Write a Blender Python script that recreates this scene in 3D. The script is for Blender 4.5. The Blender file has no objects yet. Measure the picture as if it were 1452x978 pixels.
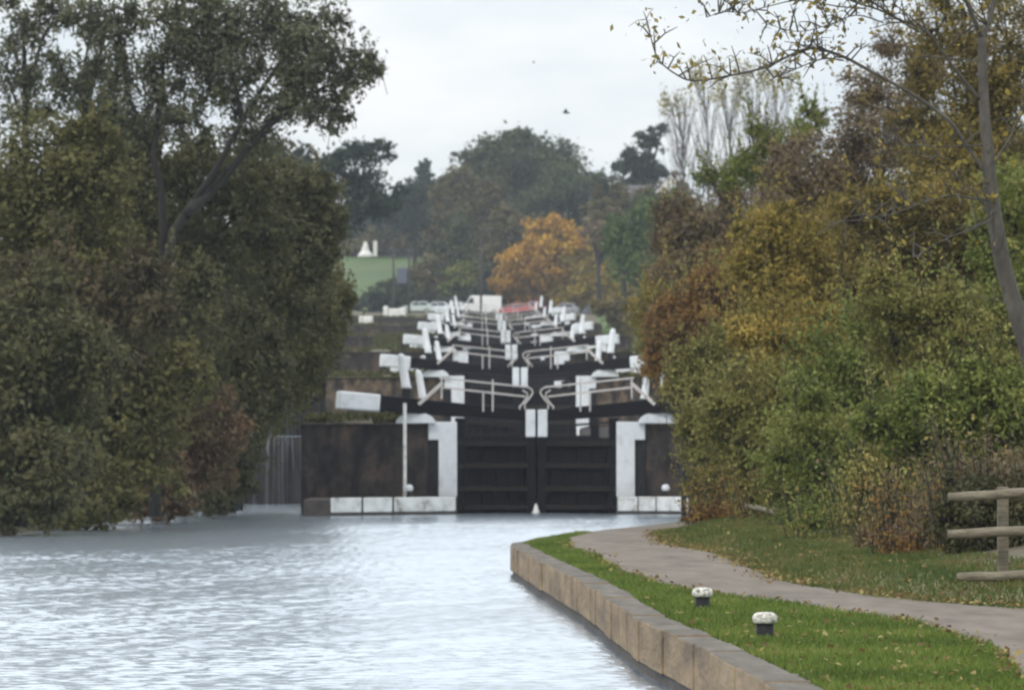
import bpy, math, random
import numpy as np
from mathutils import Vector, Matrix, noise as mnoise

# ------------------------------------------------------------------ camera, world, sun, exposure
S = bpy.context.scene
COL = S.collection
EYE = 2.3; F = 7000.0; CX = 726.0; HZ = 624.0          # photo pixels of a level lens with the horizon low in the frame
R = math.radians
cam = bpy.data.cameras.new('camera'); camo = bpy.data.objects.new('camera', cam); COL.objects.link(camo)
camo.location = (0, 0, EYE); camo.rotation_euler = (R(90), 0, 0)
cam.sensor_width = 36; cam.lens = 36*F/1452; cam.shift_y = (HZ-489)/1452
cam.clip_start = 0.5; cam.clip_end = 6000
cam.dof.use_dof = True; cam.dof.focus_distance = 46; cam.dof.aperture_fstop = 5.6
S.camera = camo
SUN_EL, SUN_AZ = 42, 215                                # azimuth clockwise from +Y: behind and to the left
w = bpy.data.worlds.new('World'); S.world = w; w.use_nodes = True
nt = w.node_tree; nt.nodes.clear()
def N(nt, t, **k):
    n = nt.nodes.new(t)
    for a, b in k.items():
        setattr(n, a, b)
    return n
out = N(nt, 'ShaderNodeOutputWorld'); bg = N(nt, 'ShaderNodeBackground'); bg.inputs['Strength'].default_value = 0.1
sky = N(nt, 'ShaderNodeTexSky', sky_type='NISHITA', sun_disc=False, sun_elevation=R(SUN_EL), sun_rotation=R(SUN_AZ))
tc = N(nt, 'ShaderNodeTexCoord'); sep = N(nt, 'ShaderNodeSeparateXYZ')
nt.links.new(tc.outputs['Generated'], sep.inputs[0])
el = N(nt, 'ShaderNodeFloatCurve')                      # overcast: brighter towards the zenith
for p_ in ((.08,.52),(.28,.86),(.5,.95)): el.mapping.curves[0].points.new(*p_)
el.mapping.curves[0].points[0].location = (0,.48); el.mapping.curves[0].points[-1].location = (1,1); el.mapping.update()
els = N(nt, 'ShaderNodeMath', operation='MULTIPLY'); els.inputs[1].default_value = 15.6; nt.links.new(el.outputs[0], els.inputs[0])
nt.links.new(sep.outputs[2], el.inputs['Value'])
mp = N(nt, 'ShaderNodeMapping'); mp.inputs['Scale'].default_value = (5, 5, 16)
nt.links.new(tc.outputs['Generated'], mp.inputs[0])
cn = N(nt, 'ShaderNodeTexNoise'); cn.inputs['Scale'].default_value = 2.2; cn.inputs['Detail'].default_value = 5
nt.links.new(mp.outputs[0], cn.inputs[0])
cr = N(nt, 'ShaderNodeValToRGB')
cr.color_ramp.elements[0].position = .4; cr.color_ramp.elements[0].color = (.83, .9, .96, 1)
cr.color_ramp.elements[1].position = .62; cr.color_ramp.elements[1].color = (1.1, 1.1, 1.09, 1)
nt.links.new(cn.outputs[0], cr.inputs[0])
mul = N(nt, 'ShaderNodeVectorMath', operation='SCALE')
nt.links.new(cr.outputs[0], mul.inputs[0]); nt.links.new(els.outputs[0], mul.inputs['Scale'])
mx = N(nt, 'ShaderNodeMix', data_type='RGBA'); mx.inputs[0].default_value = .9
nt.links.new(sky.outputs[0], mx.inputs[6]); nt.links.new(mul.outputs[0], mx.inputs[7])
nt.links.new(mx.outputs[2], bg.inputs[0]); nt.links.new(bg.outputs[0], out.inputs[0])
sl = bpy.data.lights.new('sun', 'SUN'); sl.energy = 1.1; sl.angle = R(14); sl.color = (1, .95, .88)
so = bpy.data.objects.new('sun', sl); COL.objects.link(so)
sd = Vector((math.sin(R(SUN_AZ))*math.cos(R(SUN_EL)), math.cos(R(SUN_AZ))*math.cos(R(SUN_EL)), math.sin(R(SUN_EL))))
so.rotation_euler = sd.to_track_quat('Z', 'Y').to_euler(); so.location = (0, 0, 60)
vs = S.view_settings; vs.view_transform = 'Standard'; vs.look = 'None'; vs.gamma = 1; vs.use_curve_mapping = False
vs.exposure = 0.3
S.render.engine = 'CYCLES'
S.cycles.use_denoising = True
S.cycles.max_bounces = 6; S.cycles.diffuse_bounces = 3; S.cycles.glossy_bounces = 2
S.cycles.transmission_bounces = 3; S.cycles.volume_bounces = 0; S.cycles.transparent_max_bounces = 4
S.cycles.filter_width = 2.2
HAZE = 0.00016

# ------------------------------------------------------------------ helpers
rng = np.random.default_rng(7); random.seed(7)
def P(px, py, Y):
    return Vector(((px-CX)*Y/F, Y, EYE+(HZ-py)*Y/F))
def link(o, parent=None):
    COL.objects.link(o)
    if parent is not None: o.parent = parent
    return o
def tag(o, label=None, cat=None, group=None, kind=None):
    if label: o['label'] = label
    if cat: o['category'] = cat
    if group: o['group'] = group
    if kind: o['kind'] = kind
    return o
def empty(name, loc, label, cat, group=None, rz=0):
    o = bpy.data.objects.new(name, None); o.empty_display_size = .2
    o.location = loc; o.rotation_euler = (0, 0, rz); link(o)
    return tag(o, label, cat, group)
def copy_tree(o, parent=None):
    c = o.copy(); COL.objects.link(c)
    if parent is not None: c.parent = parent
    for ch in [x for x in KIDS.get(o.name, [])]:
        cc = copy_tree(ch, c)
        KIDS.setdefault(c.name, []).append(cc)
    return c
KIDS = {}

class MB:
    def __init__(s): s.v = []; s.f = []
    def add(s, vs_, fs):
        b = len(s.v); s.v += [tuple(x) for x in vs_]; s.f += [tuple(i+b for i in f) for f in fs]
    def hexa(s, p):      # 8 corners: bottom 4 ccw, top 4 ccw
        s.add(p, [(3,2,1,0),(4,5,6,7),(0,1,5,4),(1,2,6,5),(2,3,7,6),(3,0,4,7)])
    def box(s, x0, x1, y0, y1, z0, z1):
        s.hexa([(x0,y0,z0),(x1,y0,z0),(x1,y1,z0),(x0,y1,z0),(x0,y0,z1),(x1,y0,z1),(x1,y1,z1),(x0,y1,z1)])
    def bar(s, a, b, wa, ha, wb=None, hb=None):   # rectangular bar a -> b, w sideways, h up
        a = Vector(a); b = Vector(b); wb = wa if wb is None else wb; hb = ha if hb is None else hb
        d = (b-a).normalized(); up = Vector((0,0,1))
        if abs(d.z) > .95: up = Vector((0,1,0))
        sd_ = d.cross(up).normalized(); u = sd_.cross(d).normalized()
        c = []
        for p, ww, hh in ((a,wa,ha),(b,wb,hb)):
            c.append([p-sd_*ww/2-u*hh/2, p+sd_*ww/2-u*hh/2, p+sd_*ww/2+u*hh/2, p-sd_*ww/2+u*hh/2])
        s.add(c[0]+c[1], [(0,1,2,3),(7,6,5,4),(0,4,5,1),(1,5,6,2),(2,6,7,3),(3,7,4,0)])
    def tube(s, pts, rads, n=6, cap=True):
        pts = [Vector(p) for p in pts]; rings = []
        prev = None
        for i, p in enumerate(pts):
            d = (pts[min(i+1,len(pts)-1)]-pts[max(i-1,0)])
            if d.length < 1e-9: d = Vector((0,0,1))
            d.normalize()
            ref = Vector((0,1,0)) if abs(d.y) < .9 else Vector((1,0,0))
            a = d.cross(ref).normalized(); b = d.cross(a)
            r = rads[i] if hasattr(rads, '__len__') else rads
            rings.append([p+a*r*math.cos(2*math.pi*k/n)+b*r*math.sin(2*math.pi*k/n) for k in range(n)])
        vs_ = [q for rg in rings for q in rg]; fs = []
        for i in range(len(pts)-1):
            for k in range(n):
                fs.append((i*n+k, i*n+(k+1)%n, (i+1)*n+(k+1)%n, (i+1)*n+k))
        if cap:
            fs.append(tuple(range(n-1,-1,-1))); m = (len(pts)-1)*n; fs.append(tuple(range(m, m+n)))
        s.add(vs_, fs)
    def lathe(s, prof, c=(0,0,0), n=20):
        vs_ = []; fs = []
        for r, z in prof:
            for k in range(n):
                t = 2*math.pi*k/n; vs_.append((c[0]+r*math.cos(t), c[1]+r*math.sin(t), c[2]+z))
        for i in range(len(prof)-1):
            for k in range(n): fs.append((i*n+k, i*n+(k+1)%n, (i+1)*n+(k+1)%n, (i+1)*n+k))
        fs.append(tuple(range(n-1,-1,-1))); m = (len(prof)-1)*n; fs.append(tuple(range(m, m+n)))
        s.add(vs_, fs)
    def prism(s, poly, axis, a, b):   # polygon in the two other axes, extruded along axis
        n = len(poly)
        def mk(p, t):
            return {'x': (t,p[0],p[1]), 'y': (p[0],t,p[1]), 'z': (p[0],p[1],t)}[axis]
        vs_ = [mk(p,a) for p in poly]+[mk(p,b) for p in poly]
        s.add(vs_, [tuple(range(n-1,-1,-1)), tuple(range(n,2*n))]+[(i,(i+1)%n,n+(i+1)%n,n+i) for i in range(n)])
    def build(s, name, m, parent=None, smooth=False, bevel=0, seg=2):
        me = bpy.data.meshes.new(name); me.from_pydata(s.v, [], s.f)
        import bmesh
        b = bmesh.new(); b.from_mesh(me); bmesh.ops.recalc_face_normals(b, faces=b.faces)
        if bevel:
            bmesh.ops.bevel(b, geom=[e for e in b.edges if len(e.link_faces)==2 and e.calc_face_angle(0) > .5], offset=bevel, segments=seg, affect='EDGES', profile=.5)
        b.to_mesh(me); b.free()
        if smooth:
            me.polygons.foreach_set('use_smooth', [True]*len(me.polygons))
        me.materials.append(m)
        o = bpy.data.objects.new(name, me); link(o, parent)
        if parent is not None: KIDS.setdefault(parent.name, []).append(o)
        return o

def new_mat(name):
    m = bpy.data.materials.new(name); m.use_nodes = True; t = m.node_tree
    return m, t, t.nodes['Principled BSDF']
def ramp(t, cols, pos=None):
    r = N(t, 'ShaderNodeValToRGB'); e = r.color_ramp.elements
    n = len(cols)
    while len(e) < n: e.new(.5)
    for i, c in enumerate(cols):
        e[i].position = pos[i] if pos else .28+.44*i/max(1,n-1)
        e[i].color = (*c, 1)
    return r
def mat(name, cols, scale=2.0, rough=.75, bump=0.0, bscale=None, stretch=(1,1,1), detail=6, pos=None, metal=0, distort=0):
    m, t, b = new_mat(name)
    g = N(t, 'ShaderNodeNewGeometry'); mp = N(t, 'ShaderNodeMapping'); mp.inputs['Scale'].default_value = stretch
    t.links.new(g.outputs['Position'], mp.inputs[0])
    n = N(t, 'ShaderNodeTexNoise'); n.inputs['Scale'].default_value = scale; n.inputs['Detail'].default_value = detail
    n.inputs['Roughness'].default_value = .62; n.inputs['Distortion'].default_value = distort
    t.links.new(mp.outputs[0], n.inputs[0])
    r = ramp(t, cols, pos); t.links.new(n.outputs[0], r.inputs[0]); t.links.new(r.outputs[0], b.inputs['Base Color'])
    b.inputs['Roughness'].default_value = rough; b.inputs['Metallic'].default_value = metal
    if bump:
        n2 = N(t, 'ShaderNodeTexNoise'); n2.inputs['Scale'].default_value = bscale or scale*4; n2.inputs['Detail'].default_value = 5
        t.links.new(mp.outputs[0], n2.inputs[0])
        bp = N(t, 'ShaderNodeBump'); bp.inputs['Strength'].default_value = bump; bp.inputs['Distance'].default_value = .05
        t.links.new(n2.outputs[0], bp.inputs['Height']); t.links.new(bp.outputs[0], b.inputs['Normal'])
    return m
def leaf_mat(name, cols, pos=None, trans=.3, rough=.6):
    m, t, b = new_mat(name)
    a = N(t, 'ShaderNodeAttribute', attribute_name='tint')
    r = ramp(t, cols, pos or [i/(len(cols)-1) for i in range(len(cols))])
    t.links.new(a.outputs['Fac'], r.inputs[0]); t.links.new(r.outputs[0], b.inputs['Base Color'])
    b.inputs['Roughness'].default_value = rough
    b.inputs['Specular IOR Level'].default_value = .15
    tr = N(t, 'ShaderNodeBsdfTranslucent'); t.links.new(r.outputs[0], tr.inputs[0])
    ms = N(t, 'ShaderNodeMixShader'); ms.inputs[0].default_value = trans
    t.links.new(b.outputs[0], ms.inputs[1]); t.links.new(tr.outputs[0], ms.inputs[2])
    o = t.nodes['Material Output']; t.links.new(ms.outputs[0], o.inputs['Surface'])
    return m
def brick_mat(name, c1, c2, mortar, streak):
    m, t, b = new_mat(name)
    g = N(t, 'ShaderNodeNewGeometry'); sp = N(t, 'ShaderNodeSeparateXYZ'); cb = N(t, 'ShaderNodeCombineXYZ')
    t.links.new(g.outputs['Position'], sp.inputs[0])
    ad = N(t, 'ShaderNodeMath', operation='ADD'); t.links.new(sp.outputs[0], ad.inputs[0]); t.links.new(sp.outputs[1], ad.inputs[1])
    t.links.new(ad.outputs[0], cb.inputs[0]); t.links.new(sp.outputs[2], cb.inputs[1])
    br = N(t, 'ShaderNodeTexBrick'); br.inputs['Scale'].default_value = 4.4
    br.inputs['Color1'].default_value = (*c1,1); br.inputs['Color2'].default_value = (*c2,1); br.inputs['Mortar'].default_value = (*mortar,1)
    br.inputs['Mortar Size'].default_value = .012
    t.links.new(cb.outputs[0], br.inputs[0])
    mp = N(t, 'ShaderNodeMapping'); mp.inputs['Scale'].default_value = (1.7, 1.7, .75); t.links.new(g.outputs['Position'], mp.inputs[0])
    n = N(t, 'ShaderNodeTexNoise'); n.inputs['Scale'].default_value = 1.6; n.inputs['Detail'].default_value = 6; t.links.new(mp.outputs[0], n.inputs[0])
    r = ramp(t, [(.2,.2,.23),(.7,.68,.66),streak], [.36,.5,.68]); t.links.new(n.outputs[0], r.inputs[0])
    mu0 = N(t, 'ShaderNodeMix', data_type='RGBA', blend_type='MULTIPLY'); mu0.inputs[0].default_value = 1
    t.links.new(br.outputs[0], mu0.inputs[6]); t.links.new(r.outputs[0], mu0.inputs[7])
    n3 = N(t, 'ShaderNodeTexNoise'); n3.inputs['Scale'].default_value = 1.5; n3.inputs['Detail'].default_value = 9; n3.inputs['Roughness'].default_value = .7
    t.links.new(g.outputs['Position'], n3.inputs[0])
    r3 = ramp(t, [(.45,.5,.55),(1,1,1),(1.75,1.55,1.3)], [.38,.5,.7]); t.links.new(n3.outputs[0], r3.inputs[0])
    mu = N(t, 'ShaderNodeMix', data_type='RGBA', blend_type='MULTIPLY'); mu.inputs[0].default_value = 1
    t.links.new(mu0.outputs[2], mu.inputs[6]); t.links.new(r3.outputs[0], mu.inputs[7])
    t.links.new(mu.outputs[2], b.inputs['Base Color']); b.inputs['Roughness'].default_value = .85
    bp = N(t, 'ShaderNodeBump'); bp.inputs['Strength'].default_value = .4; bp.inputs['Distance'].default_value = .02
    t.links.new(br.outputs['Fac'], bp.inputs['Height']); bp.invert = True; t.links.new(bp.outputs[0], b.inputs['Normal'])
    return m

M = {}
M['white'] = mat('white_paint', [(.42,.43,.45),(.58,.6,.62),(.66,.68,.7)], 3, .55, .15, pos=[.25,.45,.7])
M['whiteworn'] = mat('worn_white_paint', [(.3,.27,.22),(.62,.61,.57),(.76,.75,.72)], 5, .6, .3, pos=[.3,.45,.65])
M['ledgewhite'] = mat('ledge_white', [(.2,.17,.13),(.55,.55,.53),(.72,.72,.7)], 2.5, .6, .3, pos=[.28,.42,.62])
M['rail'] = mat('rail_paint', [(.36,.33,.31),(.54,.51,.49)], 4, .6)
M['tar'] = mat('black_tarred_timber', [(.004,.004,.007),(.007,.007,.01),(.013,.011,.012)], 3, .6, .3, stretch=(.6,.6,5))
M['tarrib'] = mat('weathered_gate_timber', [(.01,.009,.01),(.028,.023,.02)], 3, .7, .3, stretch=(.5,.5,4))
M['iron'] = mat('black_iron', [(.012,.012,.014),(.03,.03,.033)], 8, .5, .2)
M['brickdark'] = brick_mat('dark_brick', (.055,.042,.036), (.04,.032,.03), (.05,.045,.04), (1.35,1.2,1.05))
M['bricktan'] = brick_mat('tan_brick', (.13,.1,.075), (.1,.075,.06), (.12,.1,.085), (1.5,1.4,1.2))
M['stone'] = mat('coping_stone', [(.055,.038,.02),(.18,.122,.064),(.29,.205,.115)], 2.6, .8, .8, stretch=(1,.2,1), detail=8)
M['stonedark'] = mat('dark_stone', [(.03,.025,.022),(.09,.07,.055)], 3, .8, .4)
M['wetstone'] = mat('wet_dark_stone', [(.012,.011,.013),(.025,.023,.022),(.045,.04,.034)], 2.5, .55, .5, stretch=(1,1,.4))
M['walltop'] = mat('trodden_earth', [(.05,.04,.028),(.1,.08,.052),(.055,.065,.025),(.15,.115,.075)], 1.1, .95, .5, detail=9)
M['grass'] = mat('lawn_grass', [(.035,.07,.012),(.06,.115,.018),(.1,.125,.03)], 1.3, .85, .4, bscale=30, detail=8)
M['field'] = mat('field_grass', [(.034,.068,.012),(.05,.09,.016),(.075,.105,.022)], .06, .9, .2)
M['verge'] = mat('verge_grass', [(.06,.08,.02),(.1,.095,.03),(.12,.085,.04)], 1.2, .9, .5, bscale=25, detail=8)
M['earth'] = mat('brown_earth', [(.05,.038,.025),(.09,.075,.04),(.06,.07,.025)], .5, .9, .4)
M['path'] = mat('gravel_path', [(.07,.053,.037),(.12,.098,.075),(.16,.135,.107)], 2.6, .9, .25, bscale=12, stretch=(1,.22,1), detail=9)
M['wood'] = mat('weathered_wood', [(.085,.07,.048),(.17,.145,.1),(.25,.22,.16)], 5, .85, .6, stretch=(1,1,6))
M['bark'] = mat('grey_bark', [(.035,.03,.024),(.07,.062,.05),(.12,.108,.09)], 6, .85, .6, stretch=(1,1,.4))
M['barkdark'] = mat('dark_bark', [(.012,.011,.009),(.024,.021,.017)], 5, .9, .5, stretch=(1,1,.4))
M['twig'] = mat('pale_twigs', [(.09,.082,.078),(.15,.135,.128)], 2, .9)

def obj_children(o): return KIDS.get(o.name, [])

# water
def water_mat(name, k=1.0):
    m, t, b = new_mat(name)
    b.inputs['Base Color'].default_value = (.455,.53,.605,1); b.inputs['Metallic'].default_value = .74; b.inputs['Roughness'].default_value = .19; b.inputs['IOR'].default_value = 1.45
    g = N(t, 'ShaderNodeNewGeometry')
    hs = []
    for sc_, st, a in ((2.6,(1,.8,1),1.0),(7.5,(1,.7,1),.55),(.5,(1,.6,1),.9)):
        mp = N(t, 'ShaderNodeMapping'); mp.inputs['Scale'].default_value = st; mp.inputs['Rotation'].default_value = (0,0,.4)
        t.links.new(g.outputs['Position'], mp.inputs[0])
        n = N(t, 'ShaderNodeTexNoise'); n.inputs['Scale'].default_value = sc_; n.inputs['Detail'].default_value = 3; n.inputs['Distortion'].default_value = .6
        t.links.new(mp.outputs[0], n.inputs[0])
        s = N(t, 'ShaderNodeMath', operation='MULTIPLY'); s.inputs[1].default_value = a; t.links.new(n.outputs[0], s.inputs[0]); hs.append(s)
    a1 = N(t, 'ShaderNodeMath', operation='ADD'); t.links.new(hs[0].outputs[0], a1.inputs[0]); t.links.new(hs[1].outputs[0], a1.inputs[1])
    a2 = N(t, 'ShaderNodeMath', operation='ADD'); t.links.new(a1.outputs[0], a2.inputs[0]); t.links.new(hs[2].outputs[0], a2.inputs[1])
    bp = N(t, 'ShaderNodeBump'); bp.inputs['Strength'].default_value = 1; bp.inputs['Distance'].default_value = .02*k
    t.links.new(a2.outputs[0], bp.inputs['Height']); t.links.new(bp.outputs[0], b.inputs['Normal'])
    return m
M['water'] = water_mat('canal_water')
M['fall'] = mat('falling_water', [(.04,.044,.052),(.09,.1,.115),(.26,.29,.33)], 4, .3, .4, stretch=(1.3,1.3,.1), pos=[.4,.6,.8])

# ------------------------------------------------------------------ the canal basin and terrain
def interp(y, tab): return float(np.interp(y, [a for a,_ in tab], [b for _,b in tab]))
XL = [(-60,-20.5),(36,-16),(118,-12.2),(177,-9.5),(190,-9.6)]
OUT = [(0,3.0),(20,2.45),(30,2.1),(38.2,1.8),(43.2,1.6),(48.8,1.27),(54,1.12),(60.3,.956),(68.9,.58),(75.9,.28),(82,.04),(84.6,-.04)]
XR = OUT+[(88,.2),(94.7,1.0),(100,1.9),(105,2.9),(110,3.8),(118,6),(130,8.5),(156,9.5)]
XR = [(-60,5)]+XR
PL = [(-60,5.2),(20,3.9),(37.3,3.84),(42,4.1),(48.3,3.93),(50.8,3.38),(54.3,2.93),(56.2,2.45),(58,2.12),(61.2,1.81),(67,1.44),(76.4,1.3),(80.3,.97),(89.4,.98),(97.7,1.75),(104,3.05),(110,4.6),(118,7)]
PR = [(-60,8),(37,7.2),(48,6.6),(52,5.4),(54.3,4.6),(56.2,4.16),(59.7,3.67),(62.7,3.39),(70.8,3.3),(77.8,3.2),(84.6,2.6),(94,2.7),(98,3.3),(104,4.6),(110,6.3),(118,9)]
BZ = .52
def cxl(Y): return .775-.0062*(Y-155)
def smooth(a, b, x):
    t = min(1, max(0, (x-a)/(b-a))); return t*t*(3-2*t)
def g0(y):
    return interp(y, [(-100,.5),(150,.5),(185,3.4),(551,14.2),(600,17.7),(645,18.2),(770,31),(1200,40),(2500,60)])
def ground_z(x, y):
    z = g0(y)
    z += 7*smooth(10,26,x)*smooth(170,420,y)
    z += 2.0*smooth(-16,-30,x)*smooth(-20,100,y)*(1-smooth(600,660,y)) + 1.2*smooth(8,20,x)*smooth(20,90,y)
    z -= 5*smooth(300,320,y)*0
    if y < 156 and x > interp(y,XR): z -= 1.2*(1-smooth(16,26,x-interp(y,XR)))
    if y < 150 and interp(y,XL)-2.5 < x < interp(y,XR)+2.5: return -1.4
    if 150 <= y < 560 and abs(x-cxl(y)) < 13.5+.012*(y-150): return min(z, g0(y)-4.5 if y > 215 else -1.4)
    return z + .25*mnoise.noise((x*.05,y*.05,0))
ys = list(np.arange(-60,150,6))+list(np.arange(150,660,5))+list(np.arange(660,800,10))+list(np.arange(800,1700,60))
xs = list(-np.geomspace(40,900,22)[::-1])+list(np.arange(-38,40,1.6))+list(np.geomspace(40,900,22))
mb = MB(); nx = len(xs)
mb.v = [(float(x), float(y), ground_z(float(x),float(y))) for y in ys for x in xs]
mb.f = [(j*nx+i, j*nx+i+1, (j+1)*nx+i+1, (j+1)*nx+i) for j in range(len(ys)-1) for i in range(nx-1)]
tag(mb.build('ground', M['field'], smooth=True), kind='structure')

def ripple_sheet(x0, x1, y0, y1, step):
    """wind ripples as real relief: a sum of short waves running mostly along the cut"""
    gx = np.arange(x0, x1, step); gy = np.arange(y0, y1, step); X, Y = np.meshgrid(gx, gy)
    Z = np.zeros_like(X); r2 = np.random.default_rng(3)
    for _ in range(46):
        lam = math.exp(r2.uniform(math.log(.12), math.log(.6))); th = r2.normal(-.25, .65); k = 2*math.pi/lam
        Z += RIP*lam/(2*math.pi)*np.sin(k*(X*math.sin(th)+Y*math.cos(th))+r2.uniform(0,6.28))
    env = .75+.35*np.sin(X*.23+Y*.06)*np.sin(Y*.11+1)+.2*np.sin(X*.7-Y*.31)
    Z *= env; ny, nx_ = X.shape; n = ny*nx_
    v = np.stack([X,Y,Z],2).reshape(-1).astype(np.float32)
    i = (np.arange(ny-1)[:,None]*nx_+np.arange(nx_-1)[None,:]).reshape(-1)
    q = np.stack([i,i+1,i+nx_+1,i+nx_],1).astype(np.int32); m_ = len(q)
    me = bpy.data.meshes.new('canal_water'); me.vertices.add(n); me.vertices.foreach_set('co', v)
    me.loops.add(m_*4); me.loops.foreach_set('vertex_index', q.reshape(-1))
    me.polygons.add(m_); me.polygons.foreach_set('loop_start', np.arange(0,m_*4,4,dtype=np.int32))
    me.polygons.foreach_set('use_smooth', np.ones(m_,dtype=bool))
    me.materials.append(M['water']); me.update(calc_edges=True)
    return tag(link(bpy.data.objects.new('canal_water', me)), kind='structure')
RIP = .0225
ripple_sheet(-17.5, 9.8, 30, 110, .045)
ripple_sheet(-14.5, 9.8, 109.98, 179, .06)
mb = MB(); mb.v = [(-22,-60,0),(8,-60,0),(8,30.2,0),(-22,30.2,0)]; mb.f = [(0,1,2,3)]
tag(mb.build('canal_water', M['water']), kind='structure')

# left bank of the canal
mb = MB(); st = list(np.arange(-60,182,3.0)); prof = [(0,-1.3),(-.15,.1),(-.6,.45),(-2,.7),(-5,.9)]
for y in st:
    x0 = interp(y,XL)+.15*math.sin(y*.7)
    for dx, z in prof: mb.v.append((x0+dx, y, z+.06*math.sin(y*1.3+dx)))
n = len(prof)
mb.f = [(j*n+i, j*n+i+1, (j+1)*n+i+1, (j+1)*n+i) for j in range(len(st)-1) for i in range(n-1)]
tag(mb.build('bank', M['earth'], smooth=True), kind='structure')

# right bank: lawn strip, towpath, verge
def bank_z(x, y):
    pr = interp(y,PR)
    return BZ + .22*smooth(pr+.1,pr+1.2,x)+.35*smooth(pr+1.2,pr+5,x) + .012*mnoise.noise((x*1.5,y*.6,3))*(1 if x > pr else 0)
st = sorted(set([round(float(v),2) for v in list(np.arange(-20,30,5))+list(np.arange(30,96,.6))+list(np.arange(96,157,2))]))
def strip(name, m, fa, fb, ncol, dz, drop=None):
    mb = MB()
    for y in st:
        a, b = fa(y), fb(y)
        for i in range(ncol+1):
            x = a+(b-a)*i/ncol; mb.v.append((x, y, bank_z(x,y)+dz))
    k = ncol+1
    mb.f = [(j*k+i, j*k+i+1, (j+1)*k+i+1, (j+1)*k+i) for j in range(len(st)-1) for i in range(ncol)]
    return tag(mb.build(name, m, smooth=True), kind='structure')
inner = lambda y: interp(y,XR)+(.33 if y < 84.6 else .25)
wob = lambda y, k: .07*mnoise.noise((y*.5,k,0))+.04*mnoise.noise((y*1.9,k,1))
strip('lawn', M['grass'], lambda y: inner(y)-.12, lambda y: interp(y,PL)+.25, 10, -.012)
strip('verge', M['verge'], lambda y: interp(y,PR)-.25, lambda y: interp(y,PR)+14, 26, 0)
strip('towpath', M['path'], lambda y: interp(y,PL)+wob(y,0), lambda y: interp(y,PR)+wob(y,9), 8, .008)
strip('hedge_floor', M['earth'], lambda y: interp(y,PR)+2.1, lambda y: interp(y,PR)+6.5, 12, .012)
mb = MB()
for y in st:
    if y >= 84: mb.v += [(interp(y,XR)+.16,y,-1.2),(interp(y,XR)+.05,y,.3),(interp(y,XR)+.22,y,BZ-.01)]
mb.f = [(j*3+i, j*3+i+1, (j+1)*3+i+1, (j+1)*3+i) for j in range(len(mb.v)//3-1) for i in range(2)]
tag(mb.build('bank_edge', M['stonedark']), kind='structure')

# coping wall of stone blocks along the lawn
mb = MB(); pts = [Vector((x,y,0)) for y,x in OUT]
path = []
for i in range(len(pts)-1):
    m_ = max(2,int((pts[i+1]-pts[i]).length/.2))
    path += [pts[i].lerp(pts[i+1], t/m_) for t in range(m_)]
path.append(pts[-1]); path += [Vector((.02,85.5,0)),Vector((.3,87.5,0)),Vector((.6,90.5,0)),Vector((.95,93.5,0))]
acc = 0; start = 0; seg = []; L = 1.3
for i in range(1,len(path)):
    acc += (path[i]-path[i-1]).length
    if acc >= L or i == len(path)-1:
        seg.append((path[start],path[i])); start = i; acc = 0; L = random.uniform(1.0,1.7)
for a, b in seg:
    d = (b-a).normalized(); a2 = a+d*.02; b2 = b-d*.02; nrm = Vector((d.y,-d.x,0))
    if nrm.x < 0: nrm = -nrm
    j = random.uniform(-.014,.014); h = BZ+random.uniform(.0,.02); wd = .33+random.uniform(-.015,.015)
    p = [a2-nrm*(.02-j), b2-nrm*(.02-j), b2+nrm*wd, a2+nrm*wd]
    if d.y < 0: pass
    mb.hexa([(q.x,q.y,.1) for q in p]+[(q.x,q.y,h) for q in p])
    q = [a+nrm*.02, b+nrm*.02, b+nrm*.3, a+nrm*.3]
    mb.hexa([(v.x,v.y,-1.2) for v in q]+[(v.x,v.y,.1) for v in q])
cp = mb.build('coping_wall', M['stone'], bevel=.018)
M['stonetop'] = mat('weathered_coping_top', [(.05,.042,.03),(.09,.077,.06),(.14,.122,.098)], 4, .85, .6, stretch=(1,.2,1), detail=8)
cp.data.materials.append(M['stonetop']); cp.data.materials.append(M['stonedark'])
for pl in cp.data.polygons:
    if pl.normal.z > .75 and pl.center.z > .4: pl.material_index = 1
    if pl.center.z < .13: pl.material_index = 2
tag(cp, 'sandstone block coping wall edging the lawn beside the water', 'wall')

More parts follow.
